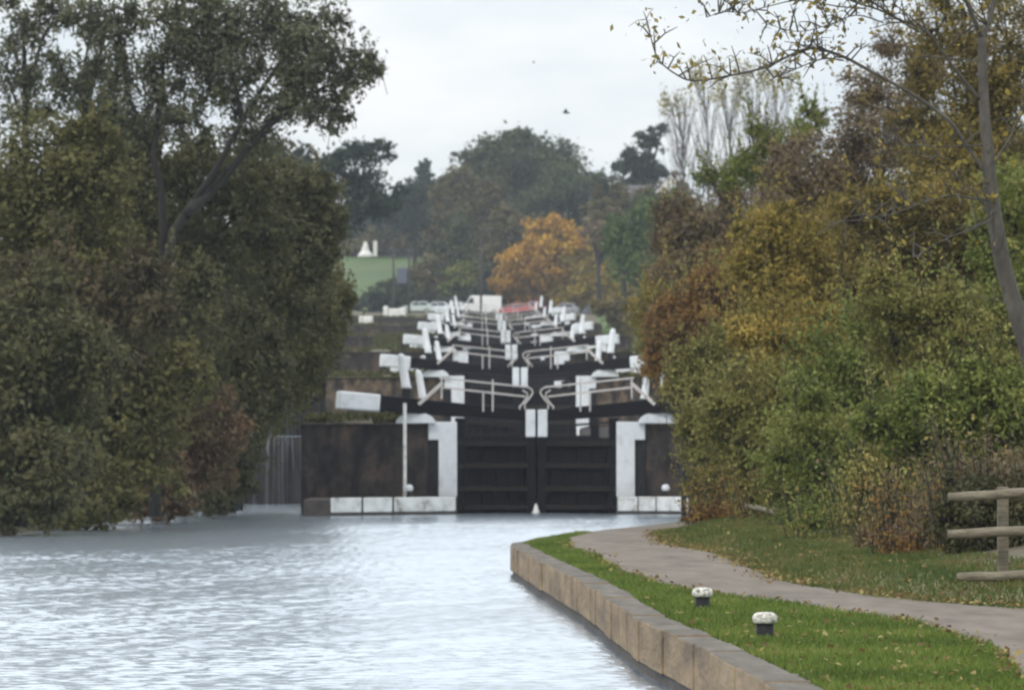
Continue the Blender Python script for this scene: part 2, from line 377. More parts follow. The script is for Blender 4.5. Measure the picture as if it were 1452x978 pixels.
# ------------------------------------------------------------------ the flight of locks
NL = 6; DY = 66; DZ = 2.3; Y0 = 155
ORD = ['nearest lock','second lock up the flight','third lock up the flight','fourth lock up the flight','fifth lock up the flight','top lock of the flight']
WL = [7.4,8.7,10.4,12,13.5,15]; WR = [9.5,9.5,9.5,9,8.5,8.5]
def lock_frame(i): 
    Y = Y0+DY*i; return Vector((cxl(Y), Y, DZ*i))
for k_ in ('tar','tarrib','iron'):
    M[k_].node_tree.nodes['Principled BSDF'].inputs['Specular IOR Level'].default_value = .1
for i in range(NL):
    o0 = lock_frame(i)
    mb = MB(); mb.v = [(-2.6,1.2,DZ),(2.6,1.2,DZ),(2.2,DY,DZ),(-3.0,DY,DZ)]; mb.f = [(0,1,2,3)]
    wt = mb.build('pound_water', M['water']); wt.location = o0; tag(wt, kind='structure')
    for s in (-1,1):
        W = WL[i] if s < 0 else WR[i]; side = 'left' if s < 0 else 'right'
        root = empty('lock_wall', o0, ('dark' if i != 1 else 'tan')+' brick lock wall with white quoin, %s side of the %s' % (side, ORD[i]), 'lock wall', 'brick walls of the lock flight')
        sx = DY*-.0062
        mb = MB()                           # body follows the drifting centreline
        xa, xb = s*2.62, s*W
        lo, hi = min(xa,xb), max(xa,xb)
        mb.hexa([(lo,0,-2.5),(hi,0,-2.5),(hi+sx,DY-.3,-2.5),(lo+sx,DY-.3,-2.5),(lo,0,2.78),(hi,0,2.78),(hi+sx,DY-.3,2.78),(lo+sx,DY-.3,2.78)])
        mb.build('brickwork', M['bricktan' if i == 1 else 'brickdark'], root)
        mb = MB()
        for k in range(10):
            a = lo+(hi-lo)*k/10; b = lo+(hi-lo)*(k+1)/10-.01; dz = random.uniform(-.02,.03)
            mb.box(a, b, -.08, .6, 2.783, 2.86+dz)
        mb.build('coping', M['stonedark' if i != 1 else 'walltop'], root, bevel=.015)
        # earth top
        mb = MB(); nxx = 8
        for jy in range(7):
            for ix in range(nxx+1):
                x = lo+(hi-lo)*ix/nxx; y = .62+(DY-2)*jy/6
                mb.v.append((x+sx*y/DY, y, 2.80+(.24 if s < 0 else .12)*smooth(.6,3.5,y)*smooth(2.9,3.8,abs(x))*(1+.9*mnoise.noise((x*.45,i*3.3,s)))+.12*abs(mnoise.noise((x,y*.2,i)))+.25*smooth(4,9,abs(x))*smooth(0,2,jy)))
        mb.f = [(j*(nxx+1)+k, j*(nxx+1)+k+1, (j+1)*(nxx+1)+k+1, (j+1)*(nxx+1)+k) for j in range(6) for k in range(nxx)]
        mb.build('lock_side', M['walltop'], root, smooth=True)
        # white quoin
        mb = MB()
        mb.prism([(s*2.5,.53),(s*3.08,.53),(s*3.08,2.31),(s*3.4,2.31),(s*3.4,2.88),(s*2.5,2.88)], 'y', -.16, .35)
        mb.build('quoin', M['white'], root, bevel=.025)
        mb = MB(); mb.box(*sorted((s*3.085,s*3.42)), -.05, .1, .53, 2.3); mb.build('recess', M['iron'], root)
        # rounded white stone beside the quoin
        mb = MB(); arc = [(s*(3.8+.62*math.cos(t)), 2.83+.36*math.sin(t)) for t in np.linspace(0,math.pi,12)]
        mb.prism(arc, 'y', -.4, .3); mb.build('coping_hump', M['white'], root, bevel=.02)
        # ledge with painted blocks
        we = W-.3 if s < 0 else 4.9
        fy = -1.3 if s > 0 else -1.5; fe = -5.5 if s < 0 else -2.0
        mb = MB(); p = [(s*2.5,fy),(s*we,fe),(s*we,.1),(s*2.5,.1)]
        mb.hexa([(x,y,-2) for x,y in p]+[(x,y,.5) for x,y in p]); mb.build('ledge', M['stonedark'], root, bevel=.02)
        mb = MB(); cuts = [0,.42,.62,.83] if s < 0 else [0,.27,.5,.92]
        def at(t, off, z): return (s*(2.5+(we-2.5)*t)-0, fy+(fe-fy)*t-off, z)
        for k in range(3):
            t0, t1 = cuts[k]+.006, cuts[k+1]-.006
            mb.hexa([at(t0,.06,.1),at(t1,.06,.1),at(t1,-.5,.1),at(t0,-.5,.1),at(t0,.06,.545),at(t1,.06,.545),at(t1,-.5,.545),at(t0,-.5,.545)])
        mb.build('painted_kerb', M['ledgewhite'], root, bevel=.03)

def make_gate(s, upper):
    root = empty('lock_gate', (0,0,0), 'x', 'lock gate', 'gates of the lock flight')
    n_ = Vector((0,-1,0))
    def L(x, z, off=0):       # point along the leaf line; x distance from the mitre outward
        return Vector((s*x, .95-.38*x-off, z))
    z0 = 1.5 if upper else -1.2; z1 = 2.38
    mb = MB()
    for k in range(6):
        a = .03+2.55*k/6; b = .03+2.55*(k+1)/6-.012
        mb.hexa([L(a,z0),L(b,z0),L(b,z0,-.2),L(a,z0,-.2),L(a,z1),L(b,z1),L(b,z1,-.2),L(a,z1,-.2)])
    mb.build('planking', M['tar'], root, bevel=.008)
    if not upper:
        for zz in (.2,.78,1.5,2.2):
            mb = MB(); mb.bar(L(.04,zz,.1), L(2.5,zz,.1), .2, .17); mb.build('cross_rail', M['tarrib'], root, bevel=.015)
    mb = MB(); mb.bar(L(2.42,z0,.02), L(2.42,3.0,.02), .3, .3); mb.build('heel_post', M['tar'], root, bevel=.02)
    mb = MB(); mb.bar(L(.17,z0,.1), L(.17,2.4,.1), .3, .3); mb.build('mitre_post', M['tar'], root, bevel=.02)
    mb = MB(); mb.bar(L(.19,2.403,.14), L(.19,3.27,.14), .31, .3); mb.build('post_cap', M['tar' if upper else 'white'], root, bevel=.03)
    mb = MB(); mb.bar(L(.05,3.06,-.05), L(4.95,3.46,-.05), .34, .34, .42, .5); bm_ = mb.build('balance_beam', M['tar'], root, bevel=.03)
    mb = MB(); mb.bar(L(4.952,3.462,-.05), L(6.2,3.56,-.05), .44, .53, .46, .56); e = mb.build('beam_end', M['white'], bm_, bevel=.05)
    if not upper:
        mb = MB(); mb.bar(L(.3,2.72,-.12), L(2.3,2.86,-.12), .4, .06); mb.build('walkway', M['tarrib'], root)
        mb = MB()
        zt = lambda x: 3.95+.1*x
        mb.bar(L(.28,zt(.28),.25), L(3.05,zt(3.05),.25), .04, .055); mb.bar(L(.36,zt(.3)-.3,.25), L(3.0,zt(3.0)-.29,.25), .04, .06)
        for dx, dz in ((0,0),(.16,-.1)):
            c = [(.28+dx,zt(.28)+dz),(.14+dx,zt(.2)-.08+dz),(.12+dx,3.78+dz),(.26+dx,3.58+dz),(.38+dx,3.44+dz),(.36+dx,3.28)]
            mb.tube([L(x,z,.25) for x,z in c], .027, 6)
        mb.build('handrail', M['rail'], root)
        for x, zb, zt_ in ((1.38,3.2,zt(1.4)+.12),(1.68,3.2,3.84),(2.98,3.6,zt(3))):
            mb = MB(); mb.tube([L(x,zb,.25), L(x,zt_,.25)], .03, 6); mb.build('rail_post', M['rail'], root)
        mb = MB(); mb.bar(L(3.7,3.42,.25), L(2.95,4.1,.25), .06, .1); mb.build('stay', M['rail'], root)
    return root
def make_gear(s, big):
    root = empty('paddle_gear', (0,0,0), 'x', 'paddle gear', 'white paddle gear posts of the lock flight')
    mb = MB(); h = 1.15 if big else .85
    mb.box(-.2,.2,-.22,.22,-.1,h*.55); mb.box(-.13,.13,-.15,.15,h*.55,h); mb.build('pedestal', M['iron'], root, bevel=.03)
    mb = MB(); r = .15 if big else .13; H = 1.1 if big else .95; lean = -.16
    pr = [(r*1.15,0),(r*1.15,.06),(r,.09),(r*.9,H-.16),(r*.82,H-.12),(r*.8,H-.05),(r*.45,H),(0.02,H+.02)]
    mb.lathe(pr, (0,0,0), 14)
    mb.v = [(x-s*lean*-1*z*.9 if False else x+s*.0+ (lean*z if s<0 else .1*z), y, z+h) for x,y,z in mb.v]
    mb.build('cylinder', M['white'], root, smooth=True)
    return root
protos = {(s,u): make_gate(s,u) for s in (-1,1) for u in (False,True)}
gears = {(s,b): make_gear(s,b) for s in (-1,1) for b in (False,True)}
for i in range(NL):
    o0 = lock_frame(i)
    for s in (-1,1):
        side = 'left' if s < 0 else 'right'
        for u in (False,True):
            g = protos[(s,u)] if i == 0 else copy_tree(protos[(s,u)])
            yy = o0.y+(26 if u else .15)
            g.location = (cxl(yy), yy, o0.z-(.0 if not u else (.05 if i else -.1)))
            g['label'] = '%s %s gate leaf with balance beam, %s' % (side, 'upper' if u else 'lower', ORD[i])
        for b in (True,False):
            g = gears[(s,b)] if i == 0 else copy_tree(gears[(s,b)])
            yy = o0.y+(4 if b else 9)
            g.location = (cxl(yy)+s*(4.15 if b else 3.68), yy, o0.z+2.82)
            g['label'] = '%s white paddle gear post on the %s of the %s' % ('taller' if b else 'shorter', side, ORD[i])

for i in range(1,NL):
    o0 = lock_frame(i)
    for s in (-1,1):
        for q,(dx,dy,h) in enumerate(((4.5,14,1.0),(5.6,20,.7))):
            yy = o0.y+dy; mb = MB(); mb.lathe([(.15,-.2),(.15,0),(.13,.1),(.12,h-.12),(.15,h-.1),(.15,h-.02),(.06,h+.03)],n=10)
            o = mb.build('white_post', M['white'], smooth=True); o.location = (cxl(yy)+s*dx, yy, o0.z+3.0)
            tag(o, '%s white post standing on the %s side of the %s' % ('taller' if q == 0 else 'shorter','left' if s < 0 else 'right', ORD[i]), 'post', 'white posts beside the lock flight')
# weirs of the by-wash
for k, (Yw, x0, x1, zt) in enumerate(((178,-11.5,-6.4,2.42),(241,-12.2,-7.6,4.72))):
    root = empty('weir', (0,Yw,0), ('large dark weir with white water falling beside the nearest lock','small weir with falling water half hidden by trees')[k], 'weir')
    mb = MB(); mb.box(x0,x1,0,1.5,zt-4.2,zt); mb.build('weir_wall', M['wetstone'], root)
    mb = MB(); rw = random.Random(4+k)
    for q in range(44):
        x = x0+.2+(x1-x0-.5)*rw.random(); wd = rw.choice((.02,.03,.04,.05,.1)); bz = zt-rw.choice((1.2,2.5,2.6,2.6)); ju = rw.uniform(-.1,.1)
        for a in range(4):
            xx = x+wd*(a/3-.5); r_ = .02*math.sin(a*2.1+q)
            mb.v += [(xx,.5,zt+.05),(xx,-.06+r_,zt+.03),(xx+ju*.3,-.2+r_,zt-.35),(xx+ju,-.34+r_*2,bz)]
        o_ = q*16
        mb.f += [(o_+a*4+j,o_+a*4+j+1,o_+a*4+j+5,o_+a*4+j+4) for a in range(3) for j in range(3)]
    mb.build('falling_water', M['fall'], root, smooth=True)
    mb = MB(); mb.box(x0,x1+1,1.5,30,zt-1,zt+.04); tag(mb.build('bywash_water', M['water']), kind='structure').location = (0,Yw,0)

# white pole and bollards on the ledges
def ledge_bollard(p, label):
    r = empty('mooring_bollard', p, label, 'bollard', 'white capped bollards on the lock ledges')
    mb = MB(); mb.lathe([(.1,-.02),(.1,.04),(.075,.07),(.075,.2)]); mb.build('body', M['iron'], r, smooth=True)
    mb = MB(); mb.lathe([(.08,.19),(.125,.22),(.13,.29),(.1,.36),(.04,.39)]); mb.build('cap', M['white'], r, smooth=True)
p = P(580,700,152.6); ledge_bollard((p.x,p.y,.545), 'black bollard with white cap on left ledge beside the tall pole')
p = P(944,700,153.8); ledge_bollard((p.x,p.y,.54), 'black bollard with white cap on the ledge right of the gates')
p = P(574,700,153.0); mb = MB(); mb.tube([(0,0,-.1),(0,0,2.95)], .055, 8); o = mb.build('ledge_pole', M['whiteworn'])
o.location = (p.x,p.y,.5); tag(o, 'tall thin white pole standing on the left lock ledge', 'pole')
mb = MB(); mb.lathe([(.16,0),(.1,.1),(.05,.28),(.01,.34)], n=9); o = mb.build('leak_spray', M['whiteworn'], smooth=True); o.location = (cxl(155)-.02,155.4,-.02)
tag(o, 'small white splash of water leaking where the nearest gates meet', 'splash')

# ------------------------------------------------------------------ foreground bollards, fence
def bank_bollard(px, py, label, big):
    Y = F*(EYE-BZ)/(py-HZ); x = (px-CX)*Y/F
    r = empty('canal_bollard', (x,Y,bank_z(x,Y)), label, 'bollard', 'short bollards on the lawn')
    k = big
    mb = MB(); mb.lathe([(.088*k,-.05),(.088*k,.0),(.082*k,.02),(.08*k,.15*k)], n=28); mb.build('body', M['iron'], r, smooth=True)
    mb = MB(); mb.lathe([(.08*k,.135*k),(.106*k,.145*k),(.112*k,.165*k),(.112*k,.2*k),(.1*k,.222*k),(.07*k,.236*k),(.02*k,.24*k)], n=28)
    o = mb.build('cap', M['capstone'], r, smooth=True)
M['capstone'] = mat('flaking_white_cap', [(.16,.14,.11),(.5,.48,.42),(.72,.7,.64)], 26, .8, .6, bscale=60, pos=[.36,.46,.6])
bank_bollard(1084.5, 905, 'black mooring bollard with flaking white cap, the nearer of two', 1.0)
bank_bollard(996, 864, 'small bollard with worn pale cap beside the gravel towpath', .98)

YF = 55
fr = empty('post_and_rail_fence', (P(1422,840,YF).x, YF, .6), 'pale wooden post and rail fence at the right edge', 'fence')
px0 = fr.location.x
def FP(px, py, dy=0): 
    v = P(px,py,YF+dy); return (v.x-px0, dy, v.z-.6)
for (xa,ya,xb,yb) in ((1345,705,1600,690),(1345,757,1600,746),(1358,818,1600,812)):
    mb = MB(); a, b = FP(xa,ya,-.06), FP(xb,yb,-.9)
    pts = [Vector(a).lerp(Vector(b),t/8)+Vector((0,0,.006*math.sin(t*2.1+ya))) for t in range(9)]
    mb.tube(pts, [.045]+[.056]*7+[.05], 9); mb.build('rail', M['wood'], fr, smooth=True)
for pxx, dy in ((1422,.05),(1640,-.95)):
    mb = MB(); a = FP(pxx,690,dy); mb.box(a[0]-.055,a[0]+.065,dy-.02,dy+.1,-.35,a[2]); mb.build('post', M['wood'], fr, bevel=.012)
lr = P(1058,717,96); lb = P(1098,726,92)
mb = MB(); mb.tube([(0,0,0),tuple((lb-lr)*.5+Vector((0,0,.01))),tuple(lb-lr)], .05, 7); o = mb.build('fallen_rail', M['wood']); o.location = lr
tag(o, 'pale broken wooden rail lying low in the hedge', 'rail')

# ------------------------------------------------------------------ vegetation
def leaves_mesh(name, pos, nrm, size, tint, m, parent, elong=1.6):
    n = len(pos)
    a = rng.normal(size=(n,3)); t = np.cross(nrm, a); t /= np.linalg.norm(t,axis=1,keepdims=True)+1e-9
    b = np.cross(nrm, t); b /= np.linalg.norm(b,axis=1,keepdims=True)+1e-9
    s = size*(.45+1.1*rng.random(n)**1.3)[:,None]
    v = np.empty((n,4,3)); v[:,0] = pos-t*s*.5*elong; v[:,1] = pos-b*s*.42+nrm*s*.08; v[:,2] = pos+t*s*.5*elong; v[:,3] = pos+b*s*.42+nrm*s*.08
    me = bpy.data.meshes.new(name)
    me.vertices.add(n*4); me.vertices.foreach_set('co', v.reshape(-1).astype(np.float32))
    me.loops.add(n*4); me.loops.foreach_set('vertex_index', np.arange(n*4,dtype=np.int32))
    me.polygons.add(n); me.polygons.foreach_set('loop_start', np.arange(0,n*4,4,dtype=np.int32))
    at_ = me.attributes.new('tint','FLOAT','POINT'); at_.data.foreach_set('value', np.repeat(np.clip(tint,0,1),4).astype(np.float32))
    me.materials.append(m); me.update(calc_edges=True); me.validate()
    o = bpy.data.objects.new(name, me); link(o, parent)
    return o
def lobe_leaves(c, r, n, ncl, spread, bias=0.0, hang=0.0, shell=.45):
    """leaf positions in clumps spread through a bumpy ellipsoid"""
    c = np.array(c); r = np.array(r)
    d = rng.normal(size=(ncl,3)); d /= np.linalg.norm(d,axis=1,keepdims=True)
    ph = rng.random(6)*6.28
    bump = 1+.16*np.sin(d[:,0]*4+ph[0])+.14*np.sin(d[:,2]*5+ph[1])+.1*np.sin(d[:,1]*6+ph[2])+.12*rng.normal(size=ncl)
    rad = (shell+(1-shell)*np.sqrt(rng.random(ncl)))*bump
    cc = c+d*r*rad[:,None]
    wgt = rng.random(ncl)+.35; wgt /= wgt.sum()
    idx = rng.choice(ncl, size=n, p=wgt)
    csz = spread*(.6+.8*rng.random(ncl))
    off = rng.normal(size=(n,3))*np.array([1,1,.72])*csz[idx][:,None]*np.mean(r)
    if hang: off[:,2] -= np.abs(rng.normal(size=n))*hang*np.mean(r)
    pos = cc[idx]+off
    tint = .48+bias+.08*rng.normal()+.2*rng.normal(size=ncl)[idx]+.13*rng.normal(size=n)
    nr = d[idx]*.5+rng.normal(size=(n,3))*.8+np.array([0,0,.45]); nr /= np.linalg.norm(nr,axis=1,keepdims=True)
    return pos, nr, tint, cc
def plant(name, label, cat, Y, lobes, leaf, m, dens=9, limbs=None, trunk_r=.18, base=None, bark='barkdark', group=None,
          spread=.2, ncl=38, hang=0, shell=.45, depth=1.0, part='crown', stem='trunk', elong=1.6, dy=0.0, twig_r=.02, sat=2, sprig=0):
    """lobes are (px, py, rx, ry[, bias[, dY]]) seen from the towing path, turned into real metres at distance Y"""
    k = Y/F
    if base is None: base = (lobes[0][0], None)
    bx = (base[0]-CX)*k
    bz = (BZ+.1 if Y < 150 else ground_z(bx,Y)) if base[1] is None else EYE+(HZ-base[1])*k
    root = empty(name, (bx,Y,bz), label, cat, group); org = np.array(root.location)
    Ps = []; Ns = []; Ts = []; cl = []; shoots = []
    more = []
    for lb_ in lobes:
        for _ in range(sat):
            a_ = random.uniform(-.4,3.54); q_ = random.uniform(.3,.5)
            more.append((lb_[0]+lb_[2]*.95*math.cos(a_), lb_[1]-lb_[3]*.95*math.sin(a_), lb_[2]*q_, lb_[3]*q_, (lb_[4] if len(lb_)>4 else 0)+random.uniform(-.12,.16)))
    lobes = list(lobes)+more
    for lb_ in lobes:
        px, py, rx, ry = lb_[:4]; bi = lb_[4] if len(lb_) > 4 else 0; dY = lb_[5] if len(lb_) > 5 else random.uniform(-.35,.35)*rx*k
        c = np.array(P(px,py,Y))+np.array([0,dY,0])-org
        r = (rx*k*.92, depth*(rx+ry)/2*k*.92, ry*k*.92)
        n = int(dens*math.pi*r[0]*r[2]/leaf**2)
        p_, n_, t_, cc = lobe_leaves(c, r, n, max(8,int(ncl*(.6+.4*(rx*ry)/2500))), spread, bi, hang, shell)
        Ps.append(p_); Ns.append(n_); Ts.append(t_); cl.append((c,cc))
    if sprig:
        for c, cc in cl:
            for _ in range(sprig):
                e = Vector(cc[random.randrange(len(cc))]); L1 = random.uniform(.45,1.3)
                tip = e+Vector((random.gauss(-.12,.2),random.gauss(0,.2),.9))*L1; shoots.append((e,tip))
                n = int(L1*16); tt = rng.random(n)[:,None]
                p_ = np.array(e)[None]*(1-tt)+np.array(tip)[None]*tt+rng.normal(size=(n,3))*.035
                n_ = rng.normal(size=(n,3))+np.array([0,-.6,.1]); n_ /= np.linalg.norm(n_,axis=1,keepdims=True)
                Ps.append(p_); Ns.append(n_); Ts.append(.62+.25*rng.normal()+.15*rng.normal(size=n))
    leaves_mesh(part, np.concatenate(Ps), np.concatenate(Ns), leaf, np.concatenate(Ts), m, root, elong)
    mb = MB()
    if limbs:
        for ln in limbs:
            r0, r1 = ln[0], ln[1]; pts = [P(a,b,Y)-Vector(org) for a,b in ln[2:]]
            pts = [Vector((v.x, .3*math.sin(i*1.7+r0*40), v.z)) for i,v in enumerate(pts)]
            q = []
            for i in range(len(pts)-1):
                for t in range(4): q.append(pts[i].lerp(pts[i+1],t/4)+Vector((random.uniform(-1,1),random.uniform(-1,1),0))*r1*.6)
            q.append(pts[-1]); mb.tube(q, [r0+(r1-r0)*j/(len(q)-1) for j in range(len(q))], 7)
    else:
        c0 = Vector(cl[0][0]); top = Vector((c0.x*.7, c0.y*.5, max(.3,c0.z*.75)))
        pts = [Vector((0,0,-.4)), Vector((top.x*.15,0,top.z*.35)), top]
        mb.tube(pts, [trunk_r*1.2,trunk_r*.9,trunk_r*.55], 7)
        for c, cc in cl:
            c = Vector(c); mid = (top+c)/2+Vector((0,0,-.1*(c-top).length))
            mb.tube([top*.8, mid, c], [trunk_r*.5,trunk_r*.35,trunk_r*.18], 5, cap=False)
    for c, cc in cl:
        for j in range(0, min(len(cc),26), 2):
            e = Vector(cc[j]); s_ = Vector(c); md = (e+s_)/2+Vector((0,0,-.06*(e-s_).length))
            mb.tube([s_,md,e], [twig_r*1.4,twig_r,twig_r*.4], 4, cap=False)
    for e, tip in shoots: mb.tube([e-(tip-e)*.5, e, tip], [.012,.009,.004], 3, cap=False)
    mb.build(stem, M[bark], root, smooth=True)
    return root

L_ = {}
L_['olive_dark'] = leaf_mat('olive_dark_leaves', [(0.0609,0.061,0.0282),(0.0774,0.0767,0.0349),(0.0936,0.0906,0.0402),(0.1195,0.1082,0.0467)])
L_['olive_yel'] = leaf_mat('olive_yellow_leaves', [(0.0795,0.0777,0.0301),(0.1017,0.0984,0.0374),(0.1263,0.119,0.0434),(0.1583,0.1402,0.0505)])
L_['left_russet'] = leaf_mat('russet_leaves', [(0.1042,0.0724,0.0422),(0.1281,0.0885,0.051),(0.1582,0.1028,0.058),(0.1907,0.1123,0.0645)])
L_['left_russet2'] = leaf_mat('dull_russet_leaves', [(0.0636,0.0545,0.03),(0.0774,0.0669,0.0356),(0.0969,0.0816,0.0418),(0.1255,0.0873,0.0463)])
L_['willow_grey'] = leaf_mat('grey_green_leaves', [(0.0577,0.0657,0.0421),(0.0914,0.1001,0.0614),(0.1289,0.1349,0.0777),(0.1729,0.1686,0.0954)], trans=.35)
L_['olive'] = leaf_mat('olive_leaves', [(0.0978,0.0967,0.0294),(0.1577,0.1514,0.0411),(0.2175,0.201,0.0568),(0.3256,0.2713,0.0892)])
L_['green'] = leaf_mat('green_leaves', [(0.0712,0.0959,0.0248),(0.1128,0.1437,0.0336),(0.1726,0.1948,0.044),(0.2685,0.2592,0.083)])
L_['gold'] = leaf_mat('golden_leaves', [(0.1201,0.1008,0.0292),(0.1825,0.1491,0.0374),(0.2549,0.1976,0.0438),(0.3511,0.2507,0.057)])
L_['rust'] = leaf_mat('rust_leaves', [(0.1007,0.0676,0.0286),(0.1595,0.0951,0.037),(0.2249,0.1202,0.0381),(0.2824,0.1844,0.0497)])
L_['bronze'] = leaf_mat('bronze_brown_leaves', [(0.0636,0.0516,0.0216),(0.1216,0.0991,0.0301),(0.1805,0.1355,0.038),(0.259,0.1915,0.0415)])
L_['plum'] = leaf_mat('plum_brown_leaves', [(0.0855,0.0656,0.0448),(0.1346,0.1007,0.0657),(0.1843,0.1363,0.0776),(0.2598,0.2049,0.0619)])
L_['orange'] = leaf_mat('orange_leaves', [(0.2233,0.1341,0.0276),(0.3654,0.2042,0.0316),(0.4966,0.2883,0.0407),(0.5403,0.3724,0.0603)])
L_['yellow'] = leaf_mat('yellow_leaves', [(0.1916,0.1522,0.0318),(0.2946,0.221,0.0375),(0.3861,0.2782,0.0432),(0.4433,0.3354,0.0661)])
L_['far'] = leaf_mat('far_green_leaves', [(0.0353,0.0491,0.024),(0.0529,0.0702,0.0293),(0.0767,0.0905,0.0345),(0.1013,0.1037,0.0398)])
L_['farbrown'] = leaf_mat('far_olive_brown_leaves', [(0.0627,0.0554,0.0259),(0.0921,0.0806,0.0327),(0.1215,0.1016,0.0411),(0.1383,0.1142,0.0495)])
L_['farblue'] = leaf_mat('far_dark_leaves', [(0.0203,0.0316,0.0214),(0.029,0.0431,0.0272),(0.0424,0.0565,0.0329),(0.0655,0.0776,0.0397)])
L_['lime'] = leaf_mat('yellow_green_leaves', [(.06,.085,.018),(.1,.13,.025),(.15,.17,.03),(.2,.2,.05)])
L_['weep'] = leaf_mat('weeping_green_leaves', [(.045,.075,.022),(.075,.12,.032),(.11,.155,.045),(.15,.19,.06)])
L_['tuft'] = leaf_mat('pale_yellow_leaves', [(.2,.18,.08),(.28,.25,.11),(.36,.33,.16)])

# ---- far hillside
def bgp(*a, **k):
    k.setdefault('leaf', .42); k.setdefault('dens', 10); k.setdefault('spread', .2); k.setdefault('trunk_r', .35); k.setdefault('group', 'trees on the far hillside')
    return plant(*a, **k)
bgp('oak_tree','large domed dark green tree crowning the far hilltop','tree',720,[(740,232,72,40),(692,248,42,38),(800,252,52,44),(765,214,52,26),(720,270,60,40)],m=L_['far'],base=(745,None))
bgp('broadleaf_tree','olive green tree below the right shoulder of the hilltop dome','tree',690,[(800,284,58,42),(838,292,30,40),(762,304,42,40)],m=L_['far'],base=(800,None))
bgp('broadleaf_tree','brown olive tree left of the hilltop dome','tree',680,[(652,318,40,66),(688,290,36,46),(640,280,24,30)],m=L_['farbrown'],base=(660,None))
bgp('broadleaf_tree','olive tree directly left of the orange tree','tree',662,[(725,352,32,52),(700,375,26,44)],m=L_['farbrown'],base=(722,None))
bgp('broadleaf_tree','grey green slender tree behind the round yellow green bush','tree',670,[(652,360,24,46),(640,385,40,36,-.1)],m=L_['far'],base=(650,None))
bgp('maple_tree','bright orange autumn tree above the parked red cars','tree',640,[(790,342,42,30),(738,392,34,34),(775,392,46,36,-.12),(812,350,20,26),(760,362,38,24),(745,418,22,18,-.2)],m=L_['orange'],leaf=.36,dens=12,base=(765,440))
bgp('golden_tree','golden yellow tree right of the orange tree','tree',638,[(830,398,44,34),(880,402,42,42,-.15),(802,416,24,22),(850,370,28,20),(850,430,50,16,-.2)],m=L_['yellow'],leaf=.32,dens=11,base=(845,450))
bgp('willow_tree','bright green weeping willow below the pale house','tree',470,[(912,322,40,52),(938,300,32,36),(900,362,42,34),(930,360,40,40)],m=L_['weep'],leaf=.26,hang=.35,base=(915,440))
bgp('conifer_tree','dark pointed conifer on the skyline left of the dome','conifer',740,[(603,290,24,20),(603,268,18,16),(603,250,14,13),(603,236,8,10)],m=L_['farblue'],base=(603,None))
bgp('conifer_tree','dark spreading evergreen on the skyline below the conifer','conifer',735,[(590,300,42,32),(556,298,34,32),(620,310,24,30)],m=L_['farblue'],base=(588,None))
bgp('broadleaf_tree','tall dark blue green tree behind the left bank trees','tree',430,[(438,252,55,55),(495,232,45,30),(532,216,22,20),(470,290,60,42),(535,280,36,32),(410,330,54,56)],m=L_['farblue'],sat=1,leaf=.3,base=(470,None))
bgp('hedge','brown hedge along the top of the green field','hedge',768,[(500,350,40,16),(560,338,50,18),(610,345,40,22),(580,330,40,16)],m=L_['farbrown'],part='foliage',stem='stems',group='bushes on the far hillside')
bgp('round_bush','round yellow green bush beside the white van','bush',645,[(648,398,25,24),(648,416,25,16,-.1)],m=L_['lime'],leaf=.34,base=(648,440),part='foliage',stem='stems',group='bushes on the far hillside')
bgp('bush','low dark bush beneath the twin poles','bush',640,[(548,416,26,14),(575,414,24,20),(530,424,14,10)],m=L_['far'],base=(545,440),part='foliage',stem='stems',group='bushes on the far hillside')
bgp('bush','olive bush between the twin poles and the round bush','bush',655,[(612,392,28,36),(590,412,26,26),(620,428,36,14)],m=L_['farbrown'],base=(608,440),part='foliage',stem='stems',group='bushes on the far hillside')
bgp('bush','dark green bush behind the white van','bush',650,[(690,412,30,26),(715,425,24,18),(745,432,24,14)],m=L_['farblue'],base=(695,446),part='foliage',stem='stems',group='bushes on the far hillside')
bgp('broadleaf_tree','reddish brown tree between the orange tree and the willow','tree',600,[(846,335,26,26),(860,318,18,22),(870,345,24,30)],m=L_['plum'],base=(850,None))
bgp('pine_tree','dark leaning pine on the right skyline','conifer',650,[(926,192,20,17),(908,216,28,13),(884,232,22,11),(918,240,34,18),(900,262,44,26),(880,290,34,30)],m=L_['farblue'],ncl=30,base=(900,None))
bgp('broadleaf_tree','dull green tree half hidden below the leaning pine','tree',610,[(880,304,34,36),(940,298,34,20),(855,300,20,30),(905,298,30,26),(965,290,24,26)],m=L_['farbrown'],base=(885,None))
bgp('woodland_tree','broad dark tree in the far wood above the green field','tree',800,[(560,322,60,22),(520,325,50,18),(615,330,40,34),(480,325,40,26)],m=L_['farblue'],dens=13,base=(560,None))
bgp('woodland_tree','broad dark tree in the far wood behind the hilltop dome','tree',810,[(680,340,60,60),(740,320,60,70),(640,330,40,60),(720,390,60,40)],m=L_['far'],dens=13,base=(690,None))
bgp('woodland_tree','broad dark tree in the far wood behind the orange tree','tree',790,[(810,330,60,60),(870,330,50,50),(850,390,60,50),(780,400,50,40)],m=L_['far'],dens=13,base=(830,None))
bgp('hedge','low dark hedge edging the top of the green field below the brown one','hedge',775,[(490,360,30,9),(530,360,34,9),(570,361,34,9),(606,362,30,9)],m=L_['far'],dens=13,sat=1,base=(540,None),part='foliage',stem='stems',group='bushes on the far hillside')
bgp('bush','golden brown bush beside the upper locks under the golden tree','bush',500,[(882,452,28,22),(905,474,26,24),(870,438,26,14),(900,440,26,20)],m=L_['bronze'],leaf=.26,dens=12,base=(890,None),part='foliage',stem='stems',group='bushes on the far hillside')
bgp('hedge','dark hedge behind the parked cars','hedge',642,[(520,434,36,12),(580,434,36,14),(640,436,36,12),(800,438,40,14),(860,436,40,16)],m=L_['farblue'],dens=12,base=(700,446),part='foliage',stem='stems',group='bushes on the far hillside')
